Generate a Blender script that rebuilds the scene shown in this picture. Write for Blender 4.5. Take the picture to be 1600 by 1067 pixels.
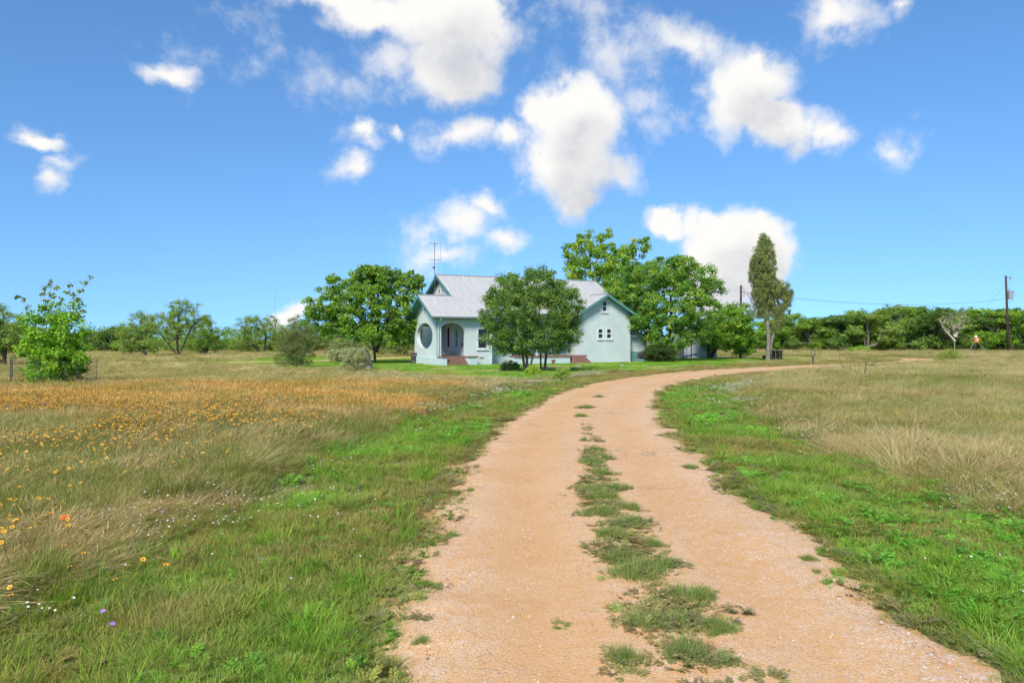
import bpy, math, random
import numpy as np
from mathutils import Vector, Matrix
from mathutils.geometry import tessellate_polygon

for o in list(bpy.data.objects):
    bpy.data.objects.remove(o)
scene = bpy.context.scene
COL = scene.collection
R = math.radians

# ------------------------------------------------------------------ camera
EYE = 1.75          # metres above the drive
FPX = 1150.0        # focal length for a 1600 px wide frame
HOR = 531.0         # row of the horizon in that frame
cam_d = bpy.data.cameras.new('camera')
cam = bpy.data.objects.new('camera', cam_d)
COL.objects.link(cam)
cam.location = (0, 0, EYE)
cam.rotation_euler = (R(90), 0, 0)
cam_d.sensor_width = 36.0
cam_d.lens = 36.0 * FPX / 1600.0
cam_d.shift_y = -(533.5 - HOR) / 1600.0
cam_d.clip_start = 0.05
cam_d.clip_end = 9000
scene.camera = cam

# ------------------------------------------------------------------ light
SUN_DIR = Vector((-0.26, -0.70, 0.68)).normalized()     # towards the sun: high, behind the viewer, a little to the left
SUN_EL = math.asin(SUN_DIR.z)
SUN_AZ = math.atan2(SUN_DIR.x, SUN_DIR.y)
SKY_STRENGTH = 0.124
SKY_SAT = 1.10
SKY_TINT = (0.555, 0.685, 0.745)
CLOUD_GREY = (2.3, 2.42, 2.65)
CLOUD_WHITE = (3.95, 3.87, 3.75)
sun_d = bpy.data.lights.new('sun', 'SUN')
sun_d.energy = 2.5
sun_d.angle = R(18)
sun_d.color = (1.0, 0.95, 0.87)
sun = bpy.data.objects.new('sun', sun_d)
COL.objects.link(sun)
sun.location = (-20, -20, 40)
sun.rotation_euler = (-SUN_DIR).to_track_quat('-Z', 'Y').to_euler()

scene.view_settings.view_transform = 'Standard'
scene.view_settings.look = 'None'
scene.view_settings.gamma = 1.0
scene.view_settings.exposure = 1.05
scene.view_settings.use_curve_mapping = False
scene.render.engine = 'CYCLES'
scene.cycles.use_denoising = True
scene.cycles.use_adaptive_sampling = True
scene.cycles.adaptive_threshold = 0.04
scene.cycles.max_bounces = 6
scene.cycles.diffuse_bounces = 3
scene.cycles.glossy_bounces = 2
scene.cycles.transmission_bounces = 4
scene.cycles.transparent_max_bounces = 6
scene.cycles.caustics_reflective = False
scene.cycles.caustics_refractive = False


class NT:
    """small helper to wire shader nodes"""
    def __init__(self, tree):
        self.t = tree
        self.n = tree.nodes
        self.l = tree.links

    def add(self, typ, **kw):
        nd = self.n.new(typ)
        for k, v in kw.items():
            setattr(nd, k, v)
        return nd

    def put(self, sock, v):
        if hasattr(v, 'is_output'):
            self.l.new(v, sock)
        else:
            sock.default_value = v

    def math(self, op, a, b=0.0, c=None, clamp=False):
        m = self.add('ShaderNodeMath', operation=op, use_clamp=clamp)
        self.put(m.inputs[0], a)
        self.put(m.inputs[1], b)
        if c is not None:
            self.put(m.inputs[2], c)
        return m.outputs[0]

    def mix(self, f, a, b, mode='MIX'):
        m = self.add('ShaderNodeMix', data_type='RGBA', blend_type=mode)
        self.put(m.inputs[0], f)
        for s, v in ((m.inputs[6], a), (m.inputs[7], b)):
            if not hasattr(v, 'is_output') and len(v) == 3:
                v = (*v, 1)
            self.put(s, v)
        return m.outputs[2]

    def ramp(self, f, lo, hi, a=0.0, b=1.0, smooth=True):
        m = self.add('ShaderNodeMapRange')
        if smooth:
            m.interpolation_type = 'SMOOTHSTEP'
        self.put(m.inputs[0], f)
        for i, v in enumerate((lo, hi, a, b)):
            m.inputs[i + 1].default_value = v
        return m.outputs[0]

    def noise(self, vec, scale, detail=4.0, rough=0.5, dist=0.0):
        m = self.add('ShaderNodeTexNoise')
        if vec is not None:
            self.l.new(vec, m.inputs['Vector'])
        m.inputs['Scale'].default_value = scale
        m.inputs['Detail'].default_value = detail
        m.inputs['Roughness'].default_value = rough
        m.inputs['Distortion'].default_value = dist
        return m


# ------------------------------------------------------------------ sky
world = bpy.data.worlds.new('World')
scene.world = world
world.use_nodes = True
world.cycles.sampling_method = 'MANUAL'
world.cycles.sample_map_resolution = 256
W = NT(world.node_tree)
W.n.clear()
w_out = W.add('ShaderNodeOutputWorld')
w_bg = W.add('ShaderNodeBackground')
w_bg.inputs['Strength'].default_value = SKY_STRENGTH
W.l.new(w_bg.outputs[0], w_out.inputs[0])
sky = W.add('ShaderNodeTexSky', sky_type='NISHITA')
sky.sun_disc = False
sky.sun_elevation = SUN_EL
sky.sun_rotation = SUN_AZ
sky.altitude = 150
sky.air_density = 0.85
sky.dust_density = 0.0
sky.ozone_density = 2.6
w_co = W.add('ShaderNodeTexCoord')
w_xyz = W.add('ShaderNodeSeparateXYZ')
w_lift = W.add('ShaderNodeVectorMath', operation='MULTIPLY_ADD')      # clear dry air: no white band along the horizon
W.l.new(w_co.outputs['Generated'], w_lift.inputs[0]); w_lift.inputs[1].default_value = (1, 1, .70); w_lift.inputs[2].default_value = (0, 0, .125)
w_nrm = W.add('ShaderNodeVectorMath', operation='NORMALIZE')
W.l.new(w_lift.outputs[0], w_nrm.inputs[0]); W.l.new(w_nrm.outputs[0], sky.inputs['Vector'])
W.l.new(w_co.outputs['Generated'], w_xyz.inputs[0])
az = W.math('ARCTAN2', w_xyz.outputs[0], w_xyz.outputs[1])
el = W.math('ARCSINE', w_xyz.outputs[2])
w_dir = W.add('ShaderNodeCombineXYZ')
W.l.new(az, w_dir.inputs[0])
W.l.new(el, w_dir.inputs[1])
# billows: break up the outlines of the clouds
n_warp = W.noise(w_dir.outputs[0], 9.0, 7.0, 0.55)
n_warp2 = W.noise(w_dir.outputs[0], 34.0, 6.0, 0.6)
v1 = W.add('ShaderNodeVectorMath', operation='SUBTRACT')
W.l.new(n_warp.outputs['Color'], v1.inputs[0]); v1.inputs[1].default_value = (.5, .5, .5)
v2 = W.add('ShaderNodeVectorMath', operation='SCALE')
W.l.new(v1.outputs[0], v2.inputs[0]); v2.inputs['Scale'].default_value = 0.085
v3 = W.add('ShaderNodeVectorMath', operation='SUBTRACT')
W.l.new(n_warp2.outputs['Color'], v3.inputs[0]); v3.inputs[1].default_value = (.5, .5, .5)
v4 = W.add('ShaderNodeVectorMath', operation='SCALE')
W.l.new(v3.outputs[0], v4.inputs[0]); v4.inputs['Scale'].default_value = 0.022
v5 = W.add('ShaderNodeVectorMath', operation='ADD')
W.l.new(v2.outputs[0], v5.inputs[0]); W.l.new(v4.outputs[0], v5.inputs[1])
v6 = W.add('ShaderNodeVectorMath', operation='ADD')
W.l.new(w_dir.outputs[0], v6.inputs[0]); W.l.new(v5.outputs[0], v6.inputs[1])
warped = v6.outputs[0]
#       azimuth, elevation, half width, half height (deg), tilt, weight
def cloud(x, y, rx, ry, tl, wt):
    """a cloud's bearing from its place in the frame"""
    a = math.atan((x - 800) / 1150.0)
    return (math.degrees(a), math.degrees(math.atan((531 - y) / 1150.0 * math.cos(a))), rx / 22.5, ry / 22.5, tl, wt)
CLOUDS = [cloud(*c) for c in (
    (700, 20, 150, 90, 0, 1.15), (705, 95, 100, 85, 0, 1.15), (570, 5, 190, 55, -6, .95), (480, -20, 120, 50, 0, .8), (760, 40, 80, 80, 0, .9), (520, 115, 150, 60, -24, .30), (620, 90, 110, 70, -20, .45), (370, 20, 60, 40, 0, .2),
    (905, 180, 115, 95, 0, 1.3), (890, 250, 115, 95, 0, 1.2), (900, 310, 50, 50, 0, .8), (840, 170, 50, 50, 0, .9), (730, 212, 120, 44, 3, .66), (795, 215, 70, 46, 0, .7), (965, 260, 50, 60, 30, .6),
    (955, 80, 170, 120, 0, .38), (1010, 150, 90, 85, 0, .38), (1070, 65, 130, 56, -28, .54), (930, 15, 150, 70, 0, .34), (960, 200, 60, 60, 0, .4),
    (1165, 135, 95, 85, 0, 1.15), (1210, 195, 105, 60, -30, 1.15), (1150, 175, 80, 70, 0, .9), (1290, 215, 60, 36, -10, .66), (1180, 90, 50, 30, 0, .8),
    (568, 203, 60, 34, 8, .7), (550, 260, 50, 40, 20, .58), (628, 205, 22, 20, 0, .5),
    (720, 345, 110, 56, 12, .64), (655, 375, 70, 60, 0, .45), (790, 380, 62, 46, 0, .66), (690, 405, 90, 36, 0, .6), (755, 318, 50, 34, 0, .72),
    (1045, 342, 50, 44, 0, 1.1), (1150, 390, 120, 85, 0, 1.4), (1200, 410, 66, 80, 0, 1.2), (1110, 440, 130, 70, 0, 1.0), (1090, 350, 50, 34, 0, .8),
    (268, 115, 62, 22, -8, .75), (330, 100, 100, 44, -14, .16), (65, 210, 42, 23, 0, .85), (98, 240, 40, 20, 25, .5), (88, 268, 27, 38, -20, .55),
    (1310, 30, 76, 58, -16, .64), (1395, 220, 66, 36, 14, .46), (1405, 8, 30, 30, 0, .55), (460, 480, 66, 30, 26, .85))] + [
    # the same broken cloud carried on round the rest of the sky
    (56, 22, 9, 5, 10, .9), (92, 20, 8, 5, 0, .9), (130, 24, 9, 5, 0, .9), (172, 18, 9, 5, 0, .9),
    (-140, 22, 9, 5, 0, .9), (-100, 18, 8, 4, 0, .9), (-58, 20, 6, 4, 0, .9),
]
def pile(vec, items):
    acc = None
    for (a, e, rw, rh, tl, wt) in items:
        mp = W.add('ShaderNodeMapping', vector_type='TEXTURE')
        W.l.new(vec, mp.inputs['Vector'])
        mp.inputs['Location'].default_value = (R(a), R(e), 0)
        mp.inputs['Rotation'].default_value = (0, 0, R(tl))
        mp.inputs['Scale'].default_value = (R(rw), R(rh), 1)
        ln = W.add('ShaderNodeVectorMath', operation='LENGTH')
        W.l.new(mp.outputs[0], ln.inputs[0])
        f = W.math('MULTIPLY_ADD', ln.outputs['Value'], -wt, wt)
        acc = f if acc is None else W.math('MAXIMUM', acc, f)
    return acc
acc = pile(warped, CLOUDS)
v7 = W.add('ShaderNodeVectorMath', operation='ADD')
W.l.new(warped, v7.inputs[0]); v7.inputs[1].default_value = (R(-1.1), R(2.4), 0)
above = pile(v7.outputs[0], [c for c in CLOUDS if c[5] > 1.12])        # how much cloud stands between this spot and the light
n_fine = W.noise(w_dir.outputs[0], 20.0, 9.0, 0.62)
n_big = W.noise(w_dir.outputs[0], 9.0, 5.0, 0.55)
field = W.math('ADD', acc, W.math('MULTIPLY_ADD', n_fine.outputs['Fac'], 1.25, -0.62))
cov = W.math('MULTIPLY', W.ramp(field, 0.03, 0.52), W.math('MULTIPLY_ADD', W.ramp(acc, 0.18, 0.62), .50, .50))
# a thin cloud lets the blue through; a thick one is white where the light strikes it and soft grey in its folds and base
folds = W.ramp(W.math('ADD', n_big.outputs['Fac'], W.math('MULTIPLY', n_fine.outputs['Fac'], .6)), 0.62, 0.92)
shade = W.math('MULTIPLY', W.ramp(W.math('ADD', above, W.math('MULTIPLY_ADD', n_fine.outputs['Fac'], .5, -.25)), 0.15, 0.85), W.math('MULTIPLY_ADD', folds, -.45, .85))
c_cloud = W.mix(shade, CLOUD_WHITE, CLOUD_GREY)
hs = W.add('ShaderNodeHueSaturation')
hs.inputs['Saturation'].default_value = SKY_SAT
hs.inputs['Value'].default_value = 1.0
W.l.new(sky.outputs[0], hs.inputs['Color'])
c_sky = W.mix(1.0, hs.outputs[0], SKY_TINT, 'MULTIPLY')
W.l.new(W.mix(cov, c_sky, c_cloud), w_bg.inputs['Color'])

# ------------------------------------------------------------------ small maths
def gp(px, py):
    """ground point (metres) seen at a place of the 1600 px frame; only used to lay the site out"""
    Y = EYE * FPX / (py - HOR)
    return ((px - 800.0) / FPX * Y, Y)

def at(px, Y):
    return (px - 800.0) / FPX * Y

def zat(py, Y):
    return EYE + (HOR - py) / FPX * Y

def sstep(x, a, b):
    t = np.clip((np.asarray(x, float) - a) / (b - a), 0, 1)
    return t * t * (3 - 2 * t)

_rs = np.random.RandomState(5)
_LAT = _rs.rand(256, 256)
def vnoise(x, y, s=1.0, ox=0.0):
    x = np.asarray(x, float) * s + 37.3 + ox
    y = np.asarray(y, float) * s + 91.7 + ox * 1.7
    xi = np.floor(x).astype(int); yi = np.floor(y).astype(int)
    fx = x - xi; fy = y - yi
    fx = fx * fx * (3 - 2 * fx); fy = fy * fy * (3 - 2 * fy)
    g = lambda a, b: _LAT[a % 256, b % 256]
    return (g(xi, yi) * (1 - fx) + g(xi + 1, yi) * fx) * (1 - fy) + (g(xi, yi + 1) * (1 - fx) + g(xi + 1, yi + 1) * fx) * fy
def fbm(x, y, s=1.0, o=3, ox=0.0):
    t = 0; a = .5; n = 0
    for k in range(o):
        t = t + a * vnoise(x, y, s * 2 ** k, ox + 13.1 * k); n += a; a *= .5
    return t / n

# centre line and half width of the gravel drive (metres)
ROAD = np.array([(1.6, -14, 1.5), (1.3, -6, 1.48), (1.05, 0, 1.46), (.95, 3.75, 1.46), (.92, 5.2, 1.48), (.93, 7.8, 1.53), (1.03, 10.1, 1.60), (1.24, 12.8, 1.58),
                 (1.6, 16.0, 1.55), (2.35, 20.2, 1.5), (3.35, 24.4, 1.5), (4.75, 28.8, 1.5), (7.0, 33.5, 1.5), (10.2, 38.6, 1.5),
                 (14.3, 43.2, 1.45), (20.0, 48.3, 1.4), (27, 53.5, 1.4), (34, 61, 1.4), (36.5, 68, 1.3), (33, 72.2, 1.3), (24, 73.6, 1.2), (12, 78.5, 1.2), (0, 80, 1.2),
                 (-9, 75, 1.2), (-13, 66, 1.1), (-18, 59.0, 1.0), (-26, 55.8, .9), (-36, 54, .8)])
def spline(P, n):
    P = np.asarray(P, float)
    out = []
    Q = np.vstack([2 * P[0] - P[1], P, 2 * P[-1] - P[-2]])
    for i in range(1, len(Q) - 2):
        p0, p1, p2, p3 = Q[i - 1:i + 3]
        for t in np.linspace(0, 1, n, endpoint=False):
            out.append(.5 * ((2 * p1) + (-p0 + p2) * t + (2 * p0 - 5 * p1 + 4 * p2 - p3) * t * t + (-p0 + 3 * p1 - 3 * p2 + p3) * t ** 3))
    out.append(Q[-2])
    return np.array(out)
RC = spline(ROAD, 8)
def road_edge(x, y):
    """signed distance outside the edge of the drive"""
    x = np.atleast_1d(np.asarray(x, float)); y = np.atleast_1d(np.asarray(y, float))
    out = np.empty(x.shape)
    for i in range(0, len(x), 20000):
        d = np.hypot(x[i:i + 20000, None] - RC[None, :, 0], y[i:i + 20000, None] - RC[None, :, 1]) - RC[None, :, 2]
        out[i:i + 20000] = d.min(1)
    return out
def front_lawn(x):
    return np.interp(x, [-40, -22, -15.9, -9.5, -7.8, -4.7, -2.2, -.7, .6, 3, 6, 10, 14, 18, 24, 32, 45], [57, 52, 46.5, 39.5, 37.5, 34.5, 31.8, 28.4, 29.5, 35, 39, 43.5, 48.0, 52.0, 60, 68, 76])
def lawn_w(x, y):
    e = np.asarray(y) - front_lawn(x) + (fbm(x, y, .5, 2, 4) - .5) * 3
    return sstep(e, 0, 2.2) * (1 - sstep(y, 72, 78)) * (1 - sstep(np.abs(np.asarray(x) - 3), 24, 30))
def gz(x, y):
    x = np.asarray(x, float); y = np.asarray(y, float)
    sh = x.shape
    e = road_edge(x.ravel(), y.ravel()).reshape(sh)
    h = .05 * (fbm(x, y, .35, 3, 2) - .5) * sstep(e, .1, 1.2)
    h = h + .08 * sstep(e, 2.0, 4.2) * (1 - sstep(y, 24, 38))          # the meadows stand a little above the mown verge
    xr = np.interp(y, RC[:136, 1], RC[:136, 0])
    h = h + .20 * sstep(x - xr, 3.0, 9.0) * sstep(y, 20, 32) * (1 - sstep(y, 62, 80))     # the right field swells in front of the loop
    h = h - .05 * sstep(e, 1.2, 2.0) * (1 - sstep(e, 2.2, 3.2)) * (1 - sstep(y, 24, 38))
    return h
def gz1(x, y):
    return float(gz(np.array([x]), np.array([y]))[0])

# ------------------------------------------------------------------ objects
def link(o, parent=None):
    COL.objects.link(o)
    if parent is not None:
        o.parent = parent
    return o
def tag(o, label=None, cat=None, group=None, kind=None):
    if label: o['label'] = label
    if cat: o['category'] = cat
    if group: o['group'] = group
    if kind: o['kind'] = kind
    return o
def empty(name, loc, rz=0.0, parent=None):
    o = bpy.data.objects.new(name, None)
    o.empty_display_size = .2
    link(o, parent)
    o.location = loc
    o.rotation_euler = (0, 0, rz)
    return o
def mesh_np(name, V, F, mat=None, smooth=False, cols=None):
    """V (n,3); F list of index tuples or an (m,k) array; cols dict of per-vertex colours"""
    me = bpy.data.meshes.new(name)
    V = np.asarray(V, np.float32)
    if isinstance(F, np.ndarray):
        m, k = F.shape
        me.vertices.add(len(V)); me.vertices.foreach_set('co', V.ravel())
        me.loops.add(m * k); me.loops.foreach_set('vertex_index', F.astype(np.int32).ravel())
        me.polygons.add(m); me.polygons.foreach_set('loop_start', np.arange(0, m * k, k, dtype=np.int32))
        me.update(calc_edges=True)
    else:
        me.from_pydata(V.tolist(), [], F)
    for kname, arr in (cols or {}).items():
        at_ = me.attributes.new(kname, 'FLOAT_COLOR', 'POINT')
        a4 = np.ones((len(V), 4), np.float32); a4[:, :arr.shape[1]] = arr
        at_.data.foreach_set('color', a4.ravel())
    if smooth:
        me.polygons.foreach_set('use_smooth', np.ones(len(me.polygons), bool))
    if mat is not None:
        me.materials.append(mat)
    me.update()
    return me

class MB:
    """collects simple solids into one mesh"""
    def __init__(self):
        self.v = []; self.f = []
    def add(self, vs, fs):
        o = len(self.v)
        self.v += [tuple(map(float, p)) for p in vs]
        self.f += [tuple(i + o for i in f) for f in fs]
        return self
    def box(self, x0, x1, y0, y1, z0, z1):
        return self.add([(x0, y0, z0), (x1, y0, z0), (x1, y1, z0), (x0, y1, z0), (x0, y0, z1), (x1, y0, z1), (x1, y1, z1), (x0, y1, z1)],
                        [(0, 3, 2, 1), (4, 5, 6, 7), (0, 1, 5, 4), (1, 2, 6, 5), (2, 3, 7, 6), (3, 0, 4, 7)])
    def slab(self, quad, off):
        """quad of 3-D points thickened by the vector off"""
        q = [Vector(p) for p in quad]; off = Vector(off); n = len(q)
        return self.add([tuple(p) for p in q] + [tuple(p + off) for p in q],
                        [tuple(range(n))[::-1], tuple(range(n, 2 * n))] + [(i, (i + 1) % n, n + (i + 1) % n, n + i) for i in range(n)])
    def tube(self, pts, rad, seg=8, caps=True):
        pts = [Vector(p) for p in pts]
        if not hasattr(rad, '__len__'): rad = [rad] * len(pts)
        rings = []
        for i, p in enumerate(pts):
            d = (pts[min(i + 1, len(pts) - 1)] - pts[max(i - 1, 0)]).normalized()
            a = d.cross(Vector((0, 0, 1)) if abs(d.z) < .9 else Vector((1, 0, 0))).normalized(); b = d.cross(a)
            rings.append([p + (a * math.cos(t) + b * math.sin(t)) * rad[i] for t in np.linspace(0, 2 * math.pi, seg, endpoint=False)])
        vs = [tuple(q) for r_ in rings for q in r_]; fs = []
        for i in range(len(pts) - 1):
            for k in range(seg):
                fs.append((i * seg + k, i * seg + (k + 1) % seg, (i + 1) * seg + (k + 1) % seg, (i + 1) * seg + k))
        if caps:
            fs.append(tuple(range(seg))[::-1]); fs.append(tuple(range((len(pts) - 1) * seg, len(pts) * seg)))
        return self.add(vs, fs)
    def sheet(self, loops, fn, t0, t1):
        """a flat plate with holes: loops in 2-D, fn(a, b, t) -> 3-D, between depths t0 and t1"""
        L3 = [[Vector((a, b, 0)) for a, b in lp] for lp in loops]
        tris = tessellate_polygon(L3)
        flat = [p for lp in loops for p in lp]; n = len(flat)
        vs = [fn(a, b, t0) for a, b in flat] + [fn(a, b, t1) for a, b in flat]
        fs = [tuple(t) for t in tris] + [tuple(i + n for i in t)[::-1] for t in tris]
        o = 0
        for lp in loops:
            m = len(lp)
            for i in range(m):
                a, b = o + i, o + (i + 1) % m
                fs.append((a, b, n + b, n + a))
            o += m
        return self.add(vs, fs)
    def build(self, name, mat, parent=None, smooth=False, bevel=0.0):
        me = bpy.data.meshes.new(name)
        me.from_pydata(self.v, [], self.f)
        import bmesh
        bm = bmesh.new(); bm.from_mesh(me)
        bmesh.ops.recalc_face_normals(bm, faces=bm.faces)
        bm.to_mesh(me); bm.free()
        if smooth:
            me.polygons.foreach_set('use_smooth', np.ones(len(me.polygons), bool))
        me.materials.append(mat)
        o = link(bpy.data.objects.new(name, me), parent)
        if bevel:
            m = o.modifiers.new('edge', 'BEVEL'); m.width = bevel; m.segments = 2; m.limit_method = 'ANGLE'
        return o

# ------------------------------------------------------------------ materials
def new_mat(name):
    m = bpy.data.materials.new(name); m.use_nodes = True
    T = NT(m.node_tree); T.n.clear()
    out = T.add('ShaderNodeOutputMaterial')
    b = T.add('ShaderNodeBsdfPrincipled')
    T.l.new(b.outputs[0], out.inputs[0])
    return m, T, b, out
def bump(T, b, h, s, d=.02):
    bp = T.add('ShaderNodeBump'); bp.inputs['Strength'].default_value = s; bp.inputs['Distance'].default_value = d
    T.l.new(h, bp.inputs['Height']); T.l.new(bp.outputs[0], b.inputs['Normal'])
def simple(name, col, rough=.7, spec=.3, var=.15, scale=6.0, bs=.2, bscale=40.0, metal=0.0, dark=None):
    """plain surface with grain, blotches and a fine relief"""
    m, T, b, out = new_mat(name)
    co = T.add('ShaderNodeTexCoord').outputs['Object']
    n1 = T.noise(co, scale, 5, .6); n2 = T.noise(co, bscale, 4, .6)
    dk = dark or tuple(c * (1 - 2 * var) for c in col)
    c = T.mix(T.ramp(n1.outputs['Fac'], .3, .75), dk, col)
    c = T.mix(T.math('MULTIPLY', n2.outputs['Fac'], .5), c, tuple(min(1, x * (1 + var)) for x in col))
    T.l.new(c, b.inputs['Base Color'])
    b.inputs['Roughness'].default_value = rough; b.inputs['Specular IOR Level'].default_value = spec; b.inputs['Metallic'].default_value = metal
    if bs: bump(T, b, n2.outputs['Fac'], bs, .01)
    return m
def leaf_mat(name, attr_type='GEOMETRY', trans=.42, rough=.55, two=False):
    m, T, b, out = new_mat(name)
    a = T.add('ShaderNodeAttribute', attribute_type=attr_type, attribute_name='tint').outputs['Color']
    if two:      # grass: root colour, tip colour and the blade's own variation
        a2 = T.add('ShaderNodeAttribute', attribute_type=attr_type, attribute_name='tint2').outputs['Color']
        bv = T.add('ShaderNodeAttribute', attribute_type='GEOMETRY', attribute_name='bv').outputs['Color']
        sp = T.add('ShaderNodeSeparateColor'); T.l.new(bv, sp.inputs[0])
        a = T.mix(sp.outputs[0], a, a2)
        br = T.add('ShaderNodeCombineColor')
        k = T.math('MULTIPLY_ADD', sp.outputs[1], .7, .65)
        for i in range(3): T.l.new(k, br.inputs[i])
        a = T.mix(1.0, a, br.outputs[0], 'MULTIPLY')
    T.l.new(a, b.inputs['Base Color'])
    b.inputs['Roughness'].default_value = rough; b.inputs['Specular IOR Level'].default_value = .2
    tr = T.add('ShaderNodeBsdfTranslucent')
    T.l.new(T.mix(1.0, a, (1.15, 1.25, .6), 'MULTIPLY'), tr.inputs['Color'])
    mx = T.add('ShaderNodeMixShader'); mx.inputs[0].default_value = trans
    T.l.new(b.outputs[0], mx.inputs[1]); T.l.new(tr.outputs[0], mx.inputs[2]); T.l.new(mx.outputs[0], out.inputs[0])
    return m
M = {}
M['leaf'] = leaf_mat('leaf')
M['grass'] = leaf_mat('grass', 'INSTANCER', .4, .6, True)
M['bark'] = simple('bark', (.17, .13, .10), .9, .1, .25, 5, .8, 30)
M['bark_grey'] = simple('bark_grey', (.27, .23, .19), .9, .1, .25, 5, .8, 30)
M['bark_dark'] = simple('bark_dark', (.08, .065, .055), .9, .1, .25, 5, .8, 30)
M['stucco'] = simple('stucco', (.585, .65, .62), .9, .1, .075, .8, .5, 60)
M['skirt'] = simple('skirt', (.53, .63, .62), .9, .1, .06, 1.5, .5, 60)
M['white'] = simple('white_paint', (.68, .70, .68), .6, .3, .05, 3, .1, 60)
M['teal'] = simple('teal_paint', (.10, .26, .25), .55, .3, .1, 3, .1, 60)
M['soffit'] = simple('soffit', (.16, .32, .33), .8, .2, .08, 3, .1, 60)
M['glass'] = simple('window_glass', (.012, .015, .017), .12, .6, .1, 2, 0)
M['curtain'] = simple('drawn_curtain', (.10, .025, .025), .9, .1, .2, 6, .2)
M['brick'] = simple('brown_brick', (.30, .17, .125), .9, .15, .18, 6, .5, 40)
M['wood_dark'] = simple('weathered_dark_wood', (.085, .075, .07), .9, .1, .25, 8, .4, 50)
M['wood_grey'] = simple('weathered_grey_wood', (.30, .26, .22), .9, .1, .2, 8, .4, 50)
M['wood_pole'] = simple('creosoted_pole', (.085, .058, .052), .85, .15, .25, 3, .4, 40)
M['metal_grey'] = simple('galvanised_steel', (.38, .41, .43), .45, .5, .1, 5, .1, 40, .4)
M['metal_dark'] = simple('dark_steel', (.07, .07, .075), .5, .4, .1, 5, .1)
M['terracotta'] = simple('terracotta', (.36, .12, .06), .85, .2, .1, 6, .2)
M['orange'] = simple('orange_paint', (.62, .25, .07), .6, .3, .1, 6, .1)
M['stone'] = simple('pale_stone', (.50, .43, .35), .9, .15, .15, 6, .5, 30)
M['shed'] = simple('white_shed_paint', (.58, .64, .68), .7, .25, .08, 3, .1)
# metal roofing: dull zinc, faint rain streaks down the slope
m, T, b, out = new_mat('zinc_roofing')
co = T.add('ShaderNodeTexCoord').outputs['Object']
mp = T.add('ShaderNodeMapping'); T.l.new(co, mp.inputs[0]); mp.inputs['Scale'].default_value = (4, .35, .35)
n1 = T.noise(mp.outputs[0], 2.5, 5, .6); n2 = T.noise(co, .5, 4, .6)
c = T.mix(T.ramp(n1.outputs['Fac'], .35, .75), (.52, .50, .46), (.63, .61, .565))
c = T.mix(T.math('MULTIPLY', T.ramp(n2.outputs['Fac'], .55, .8), .25), c, (.42, .40, .37))
T.l.new(c, b.inputs['Base Color']); b.inputs['Roughness'].default_value = .5; b.inputs['Metallic'].default_value = .15
M['roof'] = m

# ------------------------------------------------------------------ ground
def nonuni(segs):
    out = []
    for a, b, s in segs:
        n = max(1, int(round((b - a) / s)))
        out += list(np.linspace(a, b, n, endpoint=False))
    return np.array(out + [segs[-1][1]])
gx = nonuni([(-4000, -400, 400), (-400, -120, 28), (-120, -45, 5), (-45, -14, 1.0), (-14, 14, .28), (14, 45, 1.0), (45, 120, 5), (120, 400, 28), (400, 4000, 400)])
gy = nonuni([(-600, -40, 80), (-40, -4, 3), (-4, 26, .28), (26, 60, .6), (60, 130, 2.5), (130, 400, 25), (400, 6000, 500)])
GX, GY = np.meshgrid(gx, gy)
GE = road_edge(GX.ravel(), GY.ravel()).reshape(GX.shape)
GZ = gz(GX, GY)
def lerp(a, b, t):
    t = np.asarray(t)[..., None]
    return np.asarray(a) * (1 - t) + np.asarray(b) * t
def peach(x, y):
    """pinkish dry sweep across the left meadow"""
    b = sstep(y, 14.5, 18.5) * (1 - sstep(y, 24.5, 28.5)) * (1 - sstep(x, -2.5, -.8)) * sstep(x, -19, -13)
    return b * sstep(fbm(x, y * 2.2, .22, 3, 9), .31, .46)
def meadow_col(x, y):
    n = fbm(x, y * 1.6, .5, 3, 21); n2 = fbm(x, y * 2, .17, 2, 33)
    left = x < 2
    cl = lerp((.255, .215, .12), (.175, .18, .068), sstep(n, .36, .62))
    cr = lerp((.28, .25, .12), (.16, .195, .058), sstep(n, .36, .64))
    c = np.where(left[..., None], cl, cr)
    c = lerp(c, (.335, .275, .155), sstep(n2, .5, .66) * .8)
    c = lerp(c, (.40, .35, .225), sstep(y, 25, 30) * left * .75)
    c = lerp(c, (.57, .26, .10), peach(x, y) * .95)
    return c
def verge_col(x, y, e):
    n = fbm(x, y, .55, 3, 5); n2 = fbm(x, y, 1.4, 2, 7)
    c = lerp((.115, .225, .03), (.175, .19, .062), sstep(n, .42, .66))
    c = lerp(c, (.19, .155, .09), sstep(n2, .60, .76) * .65)
    c = lerp(c, (.095, .24, .02), sstep(6.5 - y, 0, 3.0) * sstep(1.9 - e, 0, 1.0) * .8)
    c = lerp(c, (.175, .175, .085), (1 - sstep(e, .0, .5)) * .7)
    c = lerp(c, (.215, .19, .10), sstep(y, 26, 36) * .75)
    return c
def lawn_col(x, y):
    n = fbm(x, y, .45, 3, 61); n2 = fbm(x, y * 2.5, .3, 2, 45)
    c = lerp((.115, .265, .03), (.18, .29, .055), sstep(n, .35, .65))
    return lerp(c, (.36, .34, .20), sstep(n2, .62, .76) * (1 - sstep(y, 48, 54)) * .8)
def ground_col(x, y, e):
    c = lerp(verge_col(x, y, e), meadow_col(x, y), sstep(e + (fbm(x, y, .8, 2, 3) - .5) * 1.3, 2.2, 3.0))
    return lerp(c, lawn_col(x, y), lawn_w(x, y))
gcol = ground_col(GX, GY, GE)
soil = np.array((.32, .20, .105))
gcol = lerp(gcol, soil, (1 - sstep(GE, .0, .5)) * .85)
gcol = lerp(gcol, gcol * .0 + np.array((.17, .125, .075)), (.45 * (1 - sstep(GY, 12, 40)))[...])
nx, ny = len(gx), len(gy)
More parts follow.
